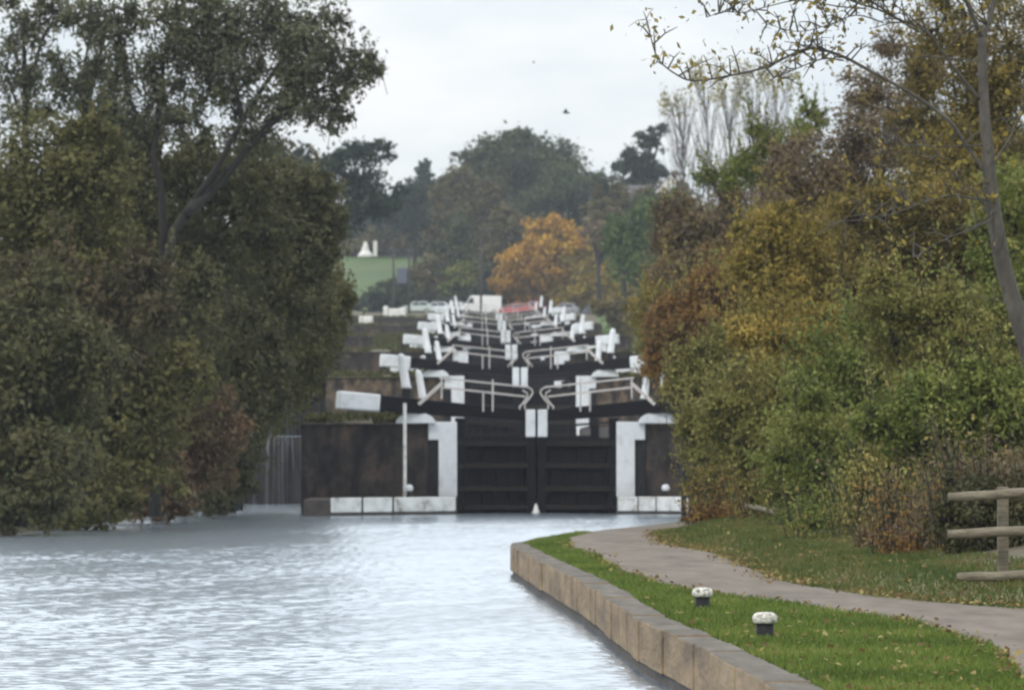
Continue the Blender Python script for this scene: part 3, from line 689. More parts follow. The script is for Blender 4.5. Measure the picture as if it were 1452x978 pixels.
mb = MB(); gx = list(range(-34,11,4)); gy = list(range(548,646,6))
mb.v = [(x,y,max(ground_z(x,y),14.0)+.06) for y in gy for x in gx]
mb.f = [(j*len(gx)+i,j*len(gx)+i+1,(j+1)*len(gx)+i+1,(j+1)*len(gx)+i) for j in range(len(gy)-1) for i in range(len(gx)-1)]
tag(mb.build('car_park', M['earth'], smooth=True), kind='structure')
mb = MB(); mb.hexa([(-10,346,4),(-7.9,346,4),(-7.9,352.8,4),(-10,352.8,4),(-9.7,347,8.5),(-8.0,347,8.6),(-8.0,352.8,9.75),(-9.9,352.8,9.6)])
tag(mb.build('grass_slope', M['grass'], bevel=.2), kind='structure')

# ---- left bank
G = 'trees on the left bank'
def lft(*a, **k):
    k.setdefault('leaf', .105); k.setdefault('dens', 9); k.setdefault('hang', .12); k.setdefault('sprig', 3); k.setdefault('group', G); k.setdefault('trunk_r', .16)
    return plant(*a, **k)
lft('willow_tree','tall leaning willow arching over the left bank against the sky','tree',140,
    [(330,50,80,66),(435,62,66,52),(492,112,38,40),(235,25,60,56),(385,138,74,42),(300,125,52,38),(440,150,44,26),(215,100,44,40),(400,20,70,50),(250,170,44,40),(170,50,30,50),(520,95,22,30),(350,185,60,26),(470,170,26,22),(165,110,34,40),(285,75,60,50),(420,105,60,40),(200,165,40,34),(130,20,40,30),(150,185,50,30),(95,110,34,40)],
    m=L_['willow_grey'],leaf=.085,dens=4.9,spread=.2,ncl=46,shell=.1,hang=.12,base=(222,None),
    limbs=[(.19,.04,(222,760),(230,560),(238,380),(245,328),(274,288),(311,233),(345,172),(395,90),(430,40)),(.16,.03,(262,305),(300,270),(373,187),(430,140),(490,110)),
           (.15,.04,(236,420),(233,381),(229,272),(218,218),(230,110),(240,40)),(.09,.03,(345,172),(330,110),(320,40)),(.09,.03,(218,218),(180,130),(170,60)),(.08,.02,(373,187),(400,150),(420,90))])
lft('slender_tree','thin bare topped tree at the far left edge','tree',152,[(36,40,48,44),(10,100,40,40),(75,15,40,34),(50,110,34,34),(20,160,50,40)],m=L_['willow_grey'],leaf=.09,dens=3.6,shell=.1,ncl=40,hang=.1,base=(30,None),
    limbs=[(.16,.04,(34,760),(35,400),(35,105),(36,20)),(.08,.02,(35,150),(60,60),(85,10)),(.07,.02,(35,180),(12,110))])
lft('slender_tree','thin tree leaning right beside the willow crown','tree',148,[(142,100,26,30),(128,40,30,36),(160,150,34,36),(110,150,36,30)],m=L_['willow_grey'],leaf=.09,dens=3.6,shell=.1,ncl=40,hang=.1,base=(105,None),
    limbs=[(.15,.03,(105,760),(112,360),(120,163),(144,78),(150,20)),(.07,.02,(120,170),(122,90),(128,40))])
lft('broadleaf_tree','yellowish olive tree crown at the left edge','tree',136,[(60,230,80,76),(130,270,70,80),(30,320,70,80),(110,350,80,80,-.1)],m=L_['olive_yel'],base=(80,None))
lft('broadleaf_tree','dark olive tree behind the leaning willow trunk','tree',146,[(230,280,76,80),(300,330,80,80),(210,380,90,80,-.1),(320,240,60,50),(180,220,50,50)],m=L_['olive_dark'],base=(260,None))
lft('broadleaf_tree','dark olive tree overhanging the by wash','tree',156,[(385,270,70,66),(428,330,54,76),(380,360,76,76),(424,410,46,66),(350,240,50,40),(448,300,28,44)],m=L_['olive_dark'],base=(325,None))
lft('broadleaf_tree','olive tree reaching out beside the stepped lock walls','tree',163,[(440,450,50,70),(400,470,60,80),(380,540,56,64),(430,500,34,56),(448,430,22,46)],m=L_['olive_yel'],base=(330,None))
lft('bush','dark green bush at the left edge over the water','bush',121,[(40,470,70,80),(90,540,70,70),(20,580,60,80),(60,640,80,64),(20,690,60,50)],m=L_['olive_dark'],base=(40,None),part='foliage',stem='stems')
lft('bush','reddish brown bush in the left bank thicket','bush',128,[(120,450,60,60,-.1),(190,430,60,60,-.1),(60,400,60,50,.1),(150,510,60,60)],m=L_['left_russet2'],base=(130,None),part='foliage',stem='stems')
lft('bush','olive bush hanging low over the water','bush',128,[(160,590,70,70),(120,670,70,54),(200,660,56,50),(230,560,60,70)],m=L_['olive_yel'],base=(150,None),part='foliage',stem='stems')
lft('bush','orange tinged bush low on the left bank','bush',140,[(256,640,42,52),(300,600,50,56,-.15),(240,590,40,40),(290,660,40,40)],m=L_['left_russet'],base=(260,None),part='foliage',stem='stems')
lft('bush','dark bush beside the large weir','bush',152,[(310,540,56,70),(300,460,60,70),(345,600,36,50),(325,650,34,44)],m=L_['olive_dark'],base=(315,None),part='foliage',stem='stems')
lft('bush','dense dark bush under the willow trunk','bush',134,[(210,490,70,70),(260,440,60,66),(190,560,60,50)],m=L_['olive_dark'],base=(220,None),part='foliage',stem='stems')
lft('bush','dark olive bush between the orange tinged bush and the weir','bush',146,[(350,560,46,60),(335,630,34,52),(380,520,46,50),(310,690,40,30)],m=L_['olive_dark'],base=(330,None),part='foliage',stem='stems')
# second row behind, so no light falls through
for (lab,Y,lobes,mm) in (('broad dark tree in the second row at the far left',185,[(40,380,100,120),(120,300,90,90),(20,560,90,110),(140,520,100,110)],'olive_dark'),
    ('broad dark tree in the second row behind the willow',190,[(260,380,100,110),(330,480,100,110),(200,300,80,80),(260,560,100,90)],'olive_dark'),
    ('dark tree in the second row beside the by wash',230,[(400,380,80,90),(430,440,46,76),(380,500,70,80),(420,520,30,50),(410,300,56,60)],'olive_dark')):
    lft('broadleaf_tree',lab,'tree',Y,lobes,leaf=.24,m=L_[mm],dens=10,base=(lobes[0][0],None))
for (lab,Y,px,py,rx,ry,mm) in (('low dark bush at the waterline, leftmost on the bank',119,30,715,66,36,'olive_dark'),('low olive bush at the waterline, second from the left',126,120,716,60,34,'olive_yel'),
    ('low brown bush at the waterline below the orange tinged bush',136,205,705,56,34,'left_russet'),('low dark bush at the waterline nearest the weir',150,295,690,50,30,'olive_dark')):
    lft('waterside_bush',lab,'bush',Y,[(px,py,rx,ry),(px+rx*.6,py-10,rx*.6,ry*.9)],m=L_[mm],base=(px,None),part='foliage',stem='stems',group='low bushes along the left waterline')

# ---- right bank
def rgt(*a, **k):
    k.setdefault('group', 'trees and bushes on the right bank'); k.setdefault('dens', 9); k.setdefault('spread', .23); k.setdefault('trunk_r', .07); k.setdefault('sprig', 7)
    return plant(*a, **k)
sh = dict(part='foliage', stem='stems')
rgt('bush','olive bush at the end of the lawn hiding the right lock','bush',106,[(1022,650,46,62),(1008,700,32,34),(1050,690,44,40),(996,612,28,40)],leaf=0.058,m=L_['olive'],base=(1000,735),**sh)
rgt('bush','olive green bush behind the broken rail','bush',98,[(1070,630,66,76),(1110,690,56,60),(1050,570,60,50)],leaf=0.054,m=L_['olive'],base=(1080,745),**sh)
rgt('bush','green bush leaning over the verge in mid hedge','bush',88,[(1160,640,66,80),(1200,720,60,66),(1150,700,56,70),(1190,770,50,34)],leaf=0.051,m=L_['green'],base=(1180,790),**sh)
rgt('bush','olive brown bush left of the fence end','bush',80,[(1270,680,60,80),(1290,750,52,50),(1240,740,46,50)],leaf=0.048,m=L_['olive'],base=(1275,800),**sh)
rgt('bush','dark brown tangled bush behind the wooden fence','bush',68,[(1360,720,60,60),(1430,700,60,70),(1390,790,70,36,-.1),(1340,780,34,36)],leaf=0.041,m=L_['plum'],dens=7,base=(1390,815),**sh)
rgt('bush','green leafy bush above the fence','bush',74,[(1340,600,76,80),(1430,590,60,80),(1290,600,60,60),(1400,650,70,40)],leaf=0.048,m=L_['green'],base=(1360,800),**sh)
rgt('bush','bright green bush in the middle of the hedge','bush',92,[(1210,520,70,70),(1280,500,70,70),(1180,580,70,60),(1250,580,70,50)],leaf=0.054,m=L_['green'],base=(1230,760),**sh)
rgt('bush','olive bush leaning towards the lock above the ledge','bush',112,[(1005,560,44,56),(1050,520,60,56),(972,552,26,40,.1),(1095,560,60,60)],leaf=0.058,m=L_['olive'],base=(1020,730),**sh)
rgt('small_tree','rust red small tree overhanging the right lock side','tree',135,[(950,480,40,50),(1005,450,58,56),(928,512,20,30,.1),(965,530,40,36),(1050,410,56,56,-.1)],leaf=0.068,m=L_['rust'],base=(970,None))
rgt('small_tree','golden olive tree above the mid hedge','tree',116,[(1120,400,70,76),(1190,360,70,70),(1110,480,66,50),(1170,450,76,50,-.1),(1090,340,44,50,-.1)],leaf=0.061,m=L_['gold'],base=(1140,None))
rgt('small_tree','golden olive tree behind the bare tree limbs','tree',104,[(1270,350,76,76),(1330,300,70,70),(1270,430,80,50,-.1),(1360,380,66,60,-.1)],leaf=0.058,m=L_['bronze'],base=(1300,None))
rgt('small_tree','dark green tree behind the bare trunk','tree',96,[(1430,420,50,90),(1400,500,70,60),(1440,300,50,80),(1340,470,50,50)],leaf=0.058,m=L_['green'],base=(1420,None))
rgt('small_tree','plum brown tree at the upper right','tree',128,[(1170,240,70,60),(1250,190,70,70),(1200,300,80,50),(1110,290,50,50),(1290,110,50,60)],leaf=0.061,m=L_['plum'],dens=7,base=(1200,None))
rgt('small_tree','olive brown tree at the upper right corner','tree',118,[(1370,110,70,80),(1430,60,60,80),(1350,210,80,70),(1430,190,60,70),(1330,40,44,50)],leaf=0.058,m=L_['bronze'],dens=6.5,base=(1380,None))
rgt('small_tree','grey brown tree below the bare poplars','tree',175,[(1010,330,56,50),(1070,300,56,50),(970,380,50,46),(1040,370,60,50),(950,330,30,40)],leaf=0.082,m=L_['plum'],dens=8,base=(1020,None))
rgt('small_tree','yellow flecked tree on the right skyline','tree',160,[(1090,200,26,26),(1080,235,44,34),(1130,190,36,40),(1040,250,40,34)],leaf=0.075,m=L_['lime'],dens=5.5,base=(1090,None))
rgt('small_tree','olive tree between the golden tree and the rust red tree','tree',190,[(935,405,36,34),(920,440,26,24),(965,420,40,40)],leaf=0.088,m=L_['gold'],base=(930,None))
for (lab,Y,lobes,mm) in (('broad olive tree in the second row above the hedge',150,[(1120,440,90,90),(1220,420,90,100),(1180,300,80,80)],'olive'),
    ('broad green tree in the second row behind the fence',135,[(1330,440,100,110),(1430,380,80,120),(1300,300,80,80),(1400,250,80,80)],'green'),
    ('broad olive tree in the second row beside the lock',165,[(1010,500,80,80),(1070,420,80,80),(1000,560,50,60),(1075,600,80,70)],'olive'),
    ('broad dark bush in the second row behind the hedge',125,[(1150,600,90,80),(1260,600,90,90),(1380,590,90,90)],'olive_dark')):
    rgt('broadleaf_tree',lab,'tree',Y,lobes,leaf=0.102,m=L_[mm],dens=8,base=(lobes[0][0],None))
rgt('bush','low olive brown bush spilling onto the verge by the broken rail','bush',97,[(1120,735,52,38),(1080,715,40,34)],leaf=.055,m=L_['olive'],base=(1110,770),**sh)
rgt('bush','low green bush spilling onto the middle of the verge','bush',82,[(1190,765,52,44),(1235,740,44,40),(1160,745,44,40)],leaf=.05,m=L_['green'],base=(1195,806),**sh)
rgt('bush','low plum brown bush left of the fence rails','bush',70,[(1290,775,54,46),(1335,765,44,50),(1250,780,40,36)],leaf=.045,m=L_['plum'],base=(1295,815),**sh)
rgt('bush','shaded bush filling the space behind the fence rails','bush',64,[(1390,740,56,70),(1450,740,50,80),(1420,800,60,40)],leaf=.045,m=L_['olive_dark'],base=(1400,830),**sh)
rgt('bush','ragged olive bush at the foot of the hedge, left of the plum brown bush','bush',77,[(1215,795,46,22),(1170,785,40,24),(1255,790,40,28)],leaf=.045,m=L_['olive'],base=(1215,812),**sh)
rgt('bush','ragged rust brown bush at the foot of the hedge beside the fence end','bush',66,[(1320,808,44,24),(1285,800,40,28),(1345,790,30,40)],leaf=.045,m=L_['rust'],base=(1320,826),**sh)
rgt('bush','tall olive gold bush knitting the hedge together in the middle','bush',101,[(1130,560,60,60),(1170,510,60,60),(1100,480,50,60),(1200,600,50,60)],leaf=.055,m=L_['gold'],base=(1140,760),**sh)
rgt('bush','tall olive bush knitting the hedge together above the fence','bush',86,[(1300,540,60,60),(1350,470,60,60),(1400,560,60,50),(1260,450,50,60)],leaf=.05,m=L_['olive'],base=(1320,780),**sh)
# undergrowth along the verge
for j,(lab,px,py,Y,rx,ry,mm) in enumerate((('low brown undergrowth at the far end of the verge',1020,732,104,44,14,'rust'),('low brown undergrowth below the broken rail',1090,752,95,44,18,'rust'),
    ('low olive undergrowth in the middle of the verge',1165,788,86,44,16,'olive'),('low olive undergrowth left of the fence',1255,806,76,50,16,'olive'),('low brown undergrowth beneath the fence rails',1360,822,66,60,14,'plum'))):
    rgt('undergrowth',lab,'undergrowth',Y,[(px,py,rx,ry),(px+rx*.5,py-ry*.5,rx*.7,ry)],leaf=0.041,m=L_[mm],dens=8,base=(px,py+8),group='low undergrowth along the verge',**sh)

# bare poplars: sheaves of pale upright twigs
def poplar(px, ptop, pbot, Y, spreadpx, label):
    k = Y/F; bx = (px-CX)*k; top = EYE+(HZ-ptop)*k; bot = EYE+(HZ-pbot)*k; gz = ground_z(bx,Y)
    r = empty('poplar_tree', (bx,Y,gz), label, 'tree', 'bare poplars on the right skyline')
    mb = MB(); H = top-gz
    mb.tube([(0,0,-.4),(.05,0,H*.5),(0,0,H*.97)], [.14,.07,.012], 6)
    ends = []
    for j in range(64):
        z0 = random.uniform(max(.5,bot-gz-2), H*.92); a = random.uniform(0,6.28)
        ln = min((H-z0)*.9+.6, random.uniform(2.0,4.4)); sp = spreadpx*k*random.uniform(.35,1)*(1-.55*(z0/H)**3)
        e = Vector((math.cos(a)*sp, math.sin(a)*sp, z0+ln)); md = Vector((math.cos(a)*sp*.5, math.sin(a)*sp*.5, z0+ln*.42))
        mb.tube([(0,0,z0),md,e], [.02,.013,.005], 4, cap=False); ends.append(e)
        for q in range(4):
            s_ = md.lerp(e,random.random()); mb.tube([s_, s_+Vector((random.uniform(-.3,.3),random.uniform(-.3,.3),random.uniform(.4,1.0)))], [.009,.004], 3, cap=False)
    mb.build('trunk', M['twig'], r)
    ts = sorted(ends, key=lambda v: -v.z)[:16]; n = 260
    idx = rng.integers(0,len(ts),n); pos = np.array([list(ts[i]) for i in idx])+rng.normal(size=(n,3))*np.array([.16,.16,.4])-np.array([0,0,.25])
    nr = rng.normal(size=(n,3)); nr /= np.linalg.norm(nr,axis=1,keepdims=True)
    leaves_mesh('crown', pos, nr, .13, .5+.25*rng.normal(size=n), L_['tuft'], r)
poplar(968,150,300,262,52,'pale bare poplar nearest the leaning pine')
poplar(1003,105,300,255,52,'bare poplar with a pale yellow tuft at its top')
poplar(1035,135,300,250,52,'bare poplar in the middle of the pale row')
poplar(1068,108,300,246,52,'tallest bare poplar at the right of the pale row')
poplar(1102,120,300,240,52,'bare poplar half hidden by the plum brown tree')

# foreground bare tree
def bare_tree():
    Y = 60; k = Y/F
    base = P(1528,800,Y); base.z = .6
    r = empty('bare_tree', base, 'nearly bare grey tree with long arching limbs at the right edge', 'tree')
    org = Vector(base); T = lambda cx_, cy_: P(860+cx_/2.444, cy_/2.444, Y)-org
    ln = {'trunk': (.13,.05,[(1640,2010),(1540,1500),(1452,1180),(1385,960),(1352,800),(1330,640),(1322,520),(1312,420),(1305,280),(1300,130)])}
    mb = MB(); tw = []
    def limb(r0, r1, pts, depth, twn, tl):
        q = [T(*p) for p in pts]; n_ = len(q)
        if depth: r0 *= .42; r1 *= .6
        q = [Vector((v.x, depth*(i/(n_-1)), v.z)) for i,v in enumerate(q)]
        full = []
        for i in range(n_-1):
            p0 = q[max(i-1,0)]; p1 = q[i]; p2 = q[i+1]; p3 = q[min(i+2,n_-1)]
            for t in (0,.25,.5,.75):
                full.append(.5*((2*p1)+(p2-p0)*t+(2*p0-5*p1+4*p2-p3)*t*t+(3*p1-p0-3*p2+p3)*t**3))
        full.append(q[-1]); m_ = len(full)
        mb.tube(full, [(r0+(r1-r0)*i/(m_-1)) for i in range(m_)], 8)
        for j in range(twn):
            i = random.randint(int(m_*.25), m_-1); s_ = full[i]
            d = Vector((random.gauss(-.2,.6), random.gauss(0,.6), random.gauss(.3,.6))).normalized()
            L1 = tl*random.uniform(.4,1.1); m1 = s_+d*L1*.5+Vector((0,0,.05)); e = s_+d*L1+Vector((0,0,.12*L1))
            mb.tube([s_,m1,e], [.011,.008,.004], 4, cap=False); tw.append(e)
            for z in range(2):
                e2 = m1+Vector((random.gauss(0,.3),random.gauss(0,.3),random.gauss(.15,.25)))*L1*.8
                mb.tube([m1,(m1+e2)/2+Vector((0,0,.03)),e2], [.007,.005,.003], 3, cap=False); tw.append(e2)
    r0, r1, p_ = ln['trunk']; limb(r0, r1, p_, 0, 6, .5)
    limb(.075,.03,[(1300,130),(1270,70),(1235,0),(1190,-120)], -.4, 10, .6)
    limb(.08,.04,[(1302,140),(1330,70),(1347,0),(1360,-140)], .4, 10, .6)
    limb(.06,.012,[(1315,600),(1240,500),(1180,420),(1050,330),(900,250),(820,210),(740,185),(680,185),(620,210),(540,250),(420,280),(300,300),(240,285),(170,230),(140,140)], -1.2, 46, .42)
    limb(.05,.012,[(1297,350),(1200,240),(1100,120),(1000,80),(900,20),(830,-30)], -.9, 30, .5)
    limb(.035,.008,[(1080,110),(960,50),(860,25),(780,5),(700,15),(560,30)], -1.3, 30, .4)
    limb(.022,.006,[(900,30),(800,30),(660,15),(560,40),(460,70),(390,75),(330,100)], -1.6, 26, .34)
    limb(.022,.006,[(960,80),(860,60),(760,100),(650,130),(540,110)], -1.1, 22, .34)
    limb(.028,.008,[(820,210),(740,215),(640,260),(560,300)], -1.4, 16, .34)
    limb(.04,.01,[(1330,690),(1260,690),(1190,680),(1080,710),(980,750),(870,770),(760,780)], -.8, 18, .4)
    limb(.018,.006,[(1190,680),(1205,640),(1200,610),(1130,570),(1060,550)], -.7, 8, .3)
    limb(.03,.008,[(1310,500),(1230,510),(1060,510),(960,505),(880,515)], -.6, 14, .36)
    limb(.035,.01,[(1305,720),(1330,760),(1250,800),(1150,840),(1050,900)], -.6, 12, .4)
    limb(.04,.012,[(1345,560),(1400,480),(1440,400),(1500,300)], .5, 12, .5)
    limb(.03,.012,[(1390,980),(1320,740),(1290,700),(1270,660)], -.3, 4, .3)
    limb(.035,.012,[(1250,60),(1200,-10),(1150,-60)], -.6, 14, .5)
    mb.build('trunk', M['bark'], r, smooth=True)
    n = 1100; idx = rng.integers(0,len(tw),n); pos = np.array([list(tw[i]) for i in idx])+rng.normal(size=(n,3))*.09
    nr = rng.normal(size=(n,3)); nr /= np.linalg.norm(nr,axis=1,keepdims=True)
    leaves_mesh('crown', pos, nr, .05, .45+.25*rng.normal(size=n), L_['gold'], r)
bare_tree()

# grass blades and fallen leaves on the lawn and verge
def blades(name, n, sampler, m, hmin, hmax, kindlabel=None):
    xy = sampler(n); n = len(xy)
    z = np.array([bank_z(x,y) for x,y in xy]); h = hmin+(hmax-hmin)*rng.random(n); wd = h*.13+.004
    a = rng.random(n)*6.28; ln = rng.normal(size=(n,2))*.35*h[:,None]
    v = np.empty((n,3,3)); dx = np.cos(a)*wd; dy = np.sin(a)*wd
    v[:,0] = np.stack([xy[:,0]-dx,xy[:,1]-dy,z-.005],1); v[:,1] = np.stack([xy[:,0]+dx,xy[:,1]+dy,z-.005],1)
    v[:,2] = np.stack([xy[:,0]+ln[:,0],xy[:,1]+ln[:,1],z+h],1)
    me = bpy.data.meshes.new(name); me.vertices.add(n*3); me.vertices.foreach_set('co', v.reshape(-1).astype(np.float32))
    me.loops.add(n*3); me.loops.foreach_set('vertex_index', np.arange(n*3,dtype=np.int32))
    me.polygons.add(n); me.polygons.foreach_set('loop_start', np.arange(0,n*3,3,dtype=np.int32))
    pn = np.array([mnoise.noise((x*1.1,y*.5,5)) for x,y in xy])
    at_ = me.attributes.new('tint','FLOAT','POINT'); at_.data.foreach_set('value', np.repeat(np.clip(.45+.5*pn+.18*rng.normal(size=n),0,1),3).astype(np.float32))
    me.materials.append(m); me.update(calc_edges=True); me.validate()
    o = bpy.data.objects.new(name, me); link(o); tag(o, kind='stuff'); return o
M['blade'] = leaf_mat('grass_blades', [(.058,.085,.017),(.095,.14,.026),(.135,.185,.036),(.2,.205,.06)], trans=.25)
M['bladedry'] = leaf_mat('verge_blades', [(.045,.072,.018),(.075,.105,.026),(.12,.125,.038),(.18,.13,.06)], trans=.25)
def samp_lawn(n):
    y = 30+65*rng.random(n)**1.5; a = np.array([inner(v)-.03 for v in y]); b = np.array([interp(v,PL)+wob(v,0)+.03 for v in y])
    u = rng.random(n); ok = b > a
    keep = rng.random(n) < np.clip((b-a)/2.2,0.15,1)
    return np.stack([a+(b-a)*u, y],1)[ok & keep]
def samp_verge(n):
    y = 46+66*rng.random(n); a = np.array([interp(v,PR)+wob(v,9)-.03 for v in y]); return np.stack([a+2.6*rng.random(n)**1.3, y],1)
tag(blades('lawn_grass', 110000, samp_lawn, M['blade'], .025, .07), 'short green mown grass between coping and towpath', 'grass')
tag(blades('verge_grass', 70000, samp_verge, M['bladedry'], .025, .085), 'rough browning grass along the verge below the hedge', 'grass')
def fallen(n):
    xy = samp_lawn(n*3)[:n]; sel = rng.random(len(xy)) < np.clip((60-xy[:,1])/22,.08,1)
    xy = xy[sel]; xv = samp_verge(n*2)
    ye = 47+58*rng.random(2600); cl_ = np.array([mnoise.noise((float(v)*.35,2,7)) for v in ye]); ye = ye[cl_ > -.15]
    xe = np.array([interp(v,PR)+wob(v,9) for v in ye])+rng.normal(size=len(ye))*.16
    yg = 36+50*rng.random(500); xg = np.array([interp(v,PL)+wob(v,0) for v in yg])+rng.normal(size=500)*.1
    xy = np.concatenate([xy,xv,np.stack([xe,ye],1),np.stack([xg,yg],1)])
    pos = np.array([[x,y,bank_z(x,y)+.035+.02*random.random()] for x,y in xy]); m_ = len(pos)
    nr = np.array([0,0,1.])+rng.normal(size=(m_,3))*.5; nr /= np.linalg.norm(nr,axis=1,keepdims=True)
    o = leaves_mesh('fallen_leaves', pos, nr, .045, rng.random(m_), leaf_mat('fallen_leaf', [(.1,.055,.028),(.16,.095,.04),(.25,.19,.065),(.36,.3,.13)]), None, 1.2)
    tag(o, 'yellow and brown fallen leaves scattered on the grass', 'leaves', kind='stuff')
fallen(900)
tp = []
for i in range(NL):
    o0 = lock_frame(i)
    for s_, W in ((-1,WL[i]),(1,WR[i])):
        n = 1500; x = 3.5+(W-3.6)*rng.random(n); y = .3+5*rng.random(n)**2
        zz = 2.84+.2*np.clip((y-.6)/2.9,0,1)*(1 if s_ < 0 else .5)
        keep = np.array([mnoise.noise((float(a)*.6,float(b_)*.3,i*5+s_)) > -.1 for a,b_ in zip(x,y)])
        tp.append(np.stack([o0.x+s_*x, o0.y+y, o0.z+zz+.1*rng.random(n)],1)[keep])
n = 900; x = -9.9+1.9*rng.random(n); y = 347+5.6*rng.random(n); tp.append(np.stack([x,y,8.55+(y-347)/5.8*1.2+.05*rng.random(n)],1))
pos = np.concatenate(tp); n = len(pos); nr = rng.normal(size=(n,3))*np.array([1,1,.4]); nr /= np.linalg.norm(nr,axis=1,keepdims=True)
o = leaves_mesh('rough_grass', pos, nr, .17, .4+.28*rng.normal(size=n), leaf_mat('rough_grass_blades', [(.035,.045,.015),(.06,.07,.022),(.1,.085,.04),(.15,.115,.06)]), None, 1.5)
tag(o, 'rough grass and weeds growing along the tops of the lock walls', 'grass', kind='stuff')

# ------------------------------------------------------------------ cars, poles, house and small far things
M['glass'] = mat('car_glass', [(.02,.025,.03),(.05,.06,.07)], 1, .08)
M['tyre'] = mat('tyre_rubber', [(.015,.015,.016),(.025,.025,.026)], 5, .8)
M['rim'] = mat('wheel_rim', [(.3,.3,.31),(.45,.45,.46)], 5, .35)
def paint(name, c): return mat(name, [tuple(v*.92 for v in c), c], .8, .25)
def wheels(root, xs_, hw, r):
    for x in xs_:
        for sgn in (-1,1):
            y = sgn*(hw-.08)
            mb = MB(); prof = [(x+r*math.cos(t), r+r*math.sin(t)) for t in np.linspace(0,2*math.pi,20,endpoint=False)]
            mb.prism(prof,'y',y-.1,y+.1); t_ = mb.build('wheel', M['tyre'], root, bevel=.02)
            mb = MB(); prof = [(x+r*.62*math.cos(t), r+r*.62*math.sin(t)) for t in np.linspace(0,2*math.pi,16,endpoint=False)]
            mb.prism(prof,'y',y+sgn*.09,y+sgn*.108); mb.build('rim', M['rim'], t_)
def car(name, label, cat, loc, rz, body, cabin, hw, wheelx, r, pm, wins, group='vehicles parked at the top of the flight'):
    root = empty(name, loc, label, cat, group, rz)
    mb = MB(); mb.prism(body,'y',-hw,hw); mb.build('body', pm, root, bevel=.06, seg=3)
    if cabin:
        mb = MB(); mb.prism(cabin,'y',-hw*.86,hw*.86); mb.build('roof', pm, root, bevel=.07, seg=3)
    for wn in wins:
        for sgn in (-1,1):
            mb = MB(); yy = sgn*(hw*(.86 if cabin else 1)+.004); mb.prism(wn,'y',yy-.012,yy+.012); mb.build('side_window', M['glass'], root)
    b = cabin or body
    if cabin:    # windscreens
        for a0, a1 in ((cabin[0],cabin[1]),(cabin[3],cabin[2])):
            mb = MB(); d = .012 if a0[0] < a1[0] else -.012
            q = lambda t: (a0[0]+(a1[0]-a0[0])*t, a0[1]+(a1[1]-a0[1])*t)
            l_, u_ = q(.14), q(.9); o_ = -.015 if a0 is cabin[0] else .015
            mb.add([(l_[0]+o_,-hw*.72,l_[1]+.01),(l_[0]+o_,hw*.72,l_[1]+.01),(u_[0]+o_,hw*.66,u_[1]+.01),(u_[0]+o_,-hw*.66,u_[1]+.01)],[(0,1,2,3)])
            mb.build('windscreen', M['glass'], root)
    x0 = min(p[0] for p in body); x1 = max(p[0] for p in body)
    for sgn in (-1,1):
        mb = MB(); mb.box(x0-.012,x0+.08,sgn*hw*.72-.16,sgn*hw*.72+.16,.62,.8); mb.build('headlight', M['rim'], root, bevel=.02)
    wheels(root, wheelx, hw, r)
    return root
HB = [(-1.95,.3),(1.9,.3),(1.95,.75),(1.85,1.0),(1.3,1.02),(-1.0,.98),(-1.85,.82),(-1.98,.6)]
HC = [(-1.0,.97),(-.35,1.48),(1.2,1.5),(1.75,1.0)]
HW = [[(-.72,1.0),(-.28,1.38),(.3,1.4),(.3,1.0)],[(.38,1.0),(.38,1.4),(1.1,1.4),(1.4,1.02)]]
VB = [(-2.55,.35),(2.45,.35),(2.5,.9),(2.48,2.45),(-1.15,2.5),(-1.45,2.35),(-1.95,1.5),(-2.5,1.25),(-2.6,.8)]
VW = [[(-1.85,1.5),(-1.42,2.2),(-1.0,2.2),(-1.0,1.5)]]
def gz_at(px, py, Y): v = P(px,py,Y); return (v.x,v.y,v.z)
car('white_van','white panel van parked side on beyond the top lock','van',gz_at(683,447.5,620),0,VB,None,.98,(-1.6,1.5),.35,paint('van_white',(.78,.78,.78)),VW)
car('parked_car','bright red car with pale reflecting windscreen beside the van','car',gz_at(731,447.5,612),R(-12),HB,HC,.84,(-1.25,1.2),.31,paint('car_red',(.42,.03,.035)),HW)
car('parked_car','taller red car behind the bright red car','car',gz_at(759,446.5,624),R(65),[(a,b*1.12) for a,b in HB],[(a,b*1.2) for a,b in HC],.86,(-1.25,1.2),.31,paint('car_dark_red',(.3,.02,.03)),[[(a,b*1.2) for a,b in q] for q in HW])
car('parked_car','silver green car parked left of the flight, leftmost','car',gz_at(590,444.5,615),R(8),HB,HC,.84,(-1.25,1.2),.31,paint('car_silver_green',(.5,.56,.52)),HW)
car('parked_car','pale silver car parked between the silver green car and the van','car',gz_at(618,445,622),R(-6),HB,HC,.84,(-1.25,1.2),.31,paint('car_silver',(.6,.63,.66)),HW)
car('parked_car','dark blue grey car at the right under the golden tree','car',gz_at(849,451,600),R(172),HB,HC,.84,(-1.25,1.2),.31,paint('car_slate',(.09,.1,.13)),HW)

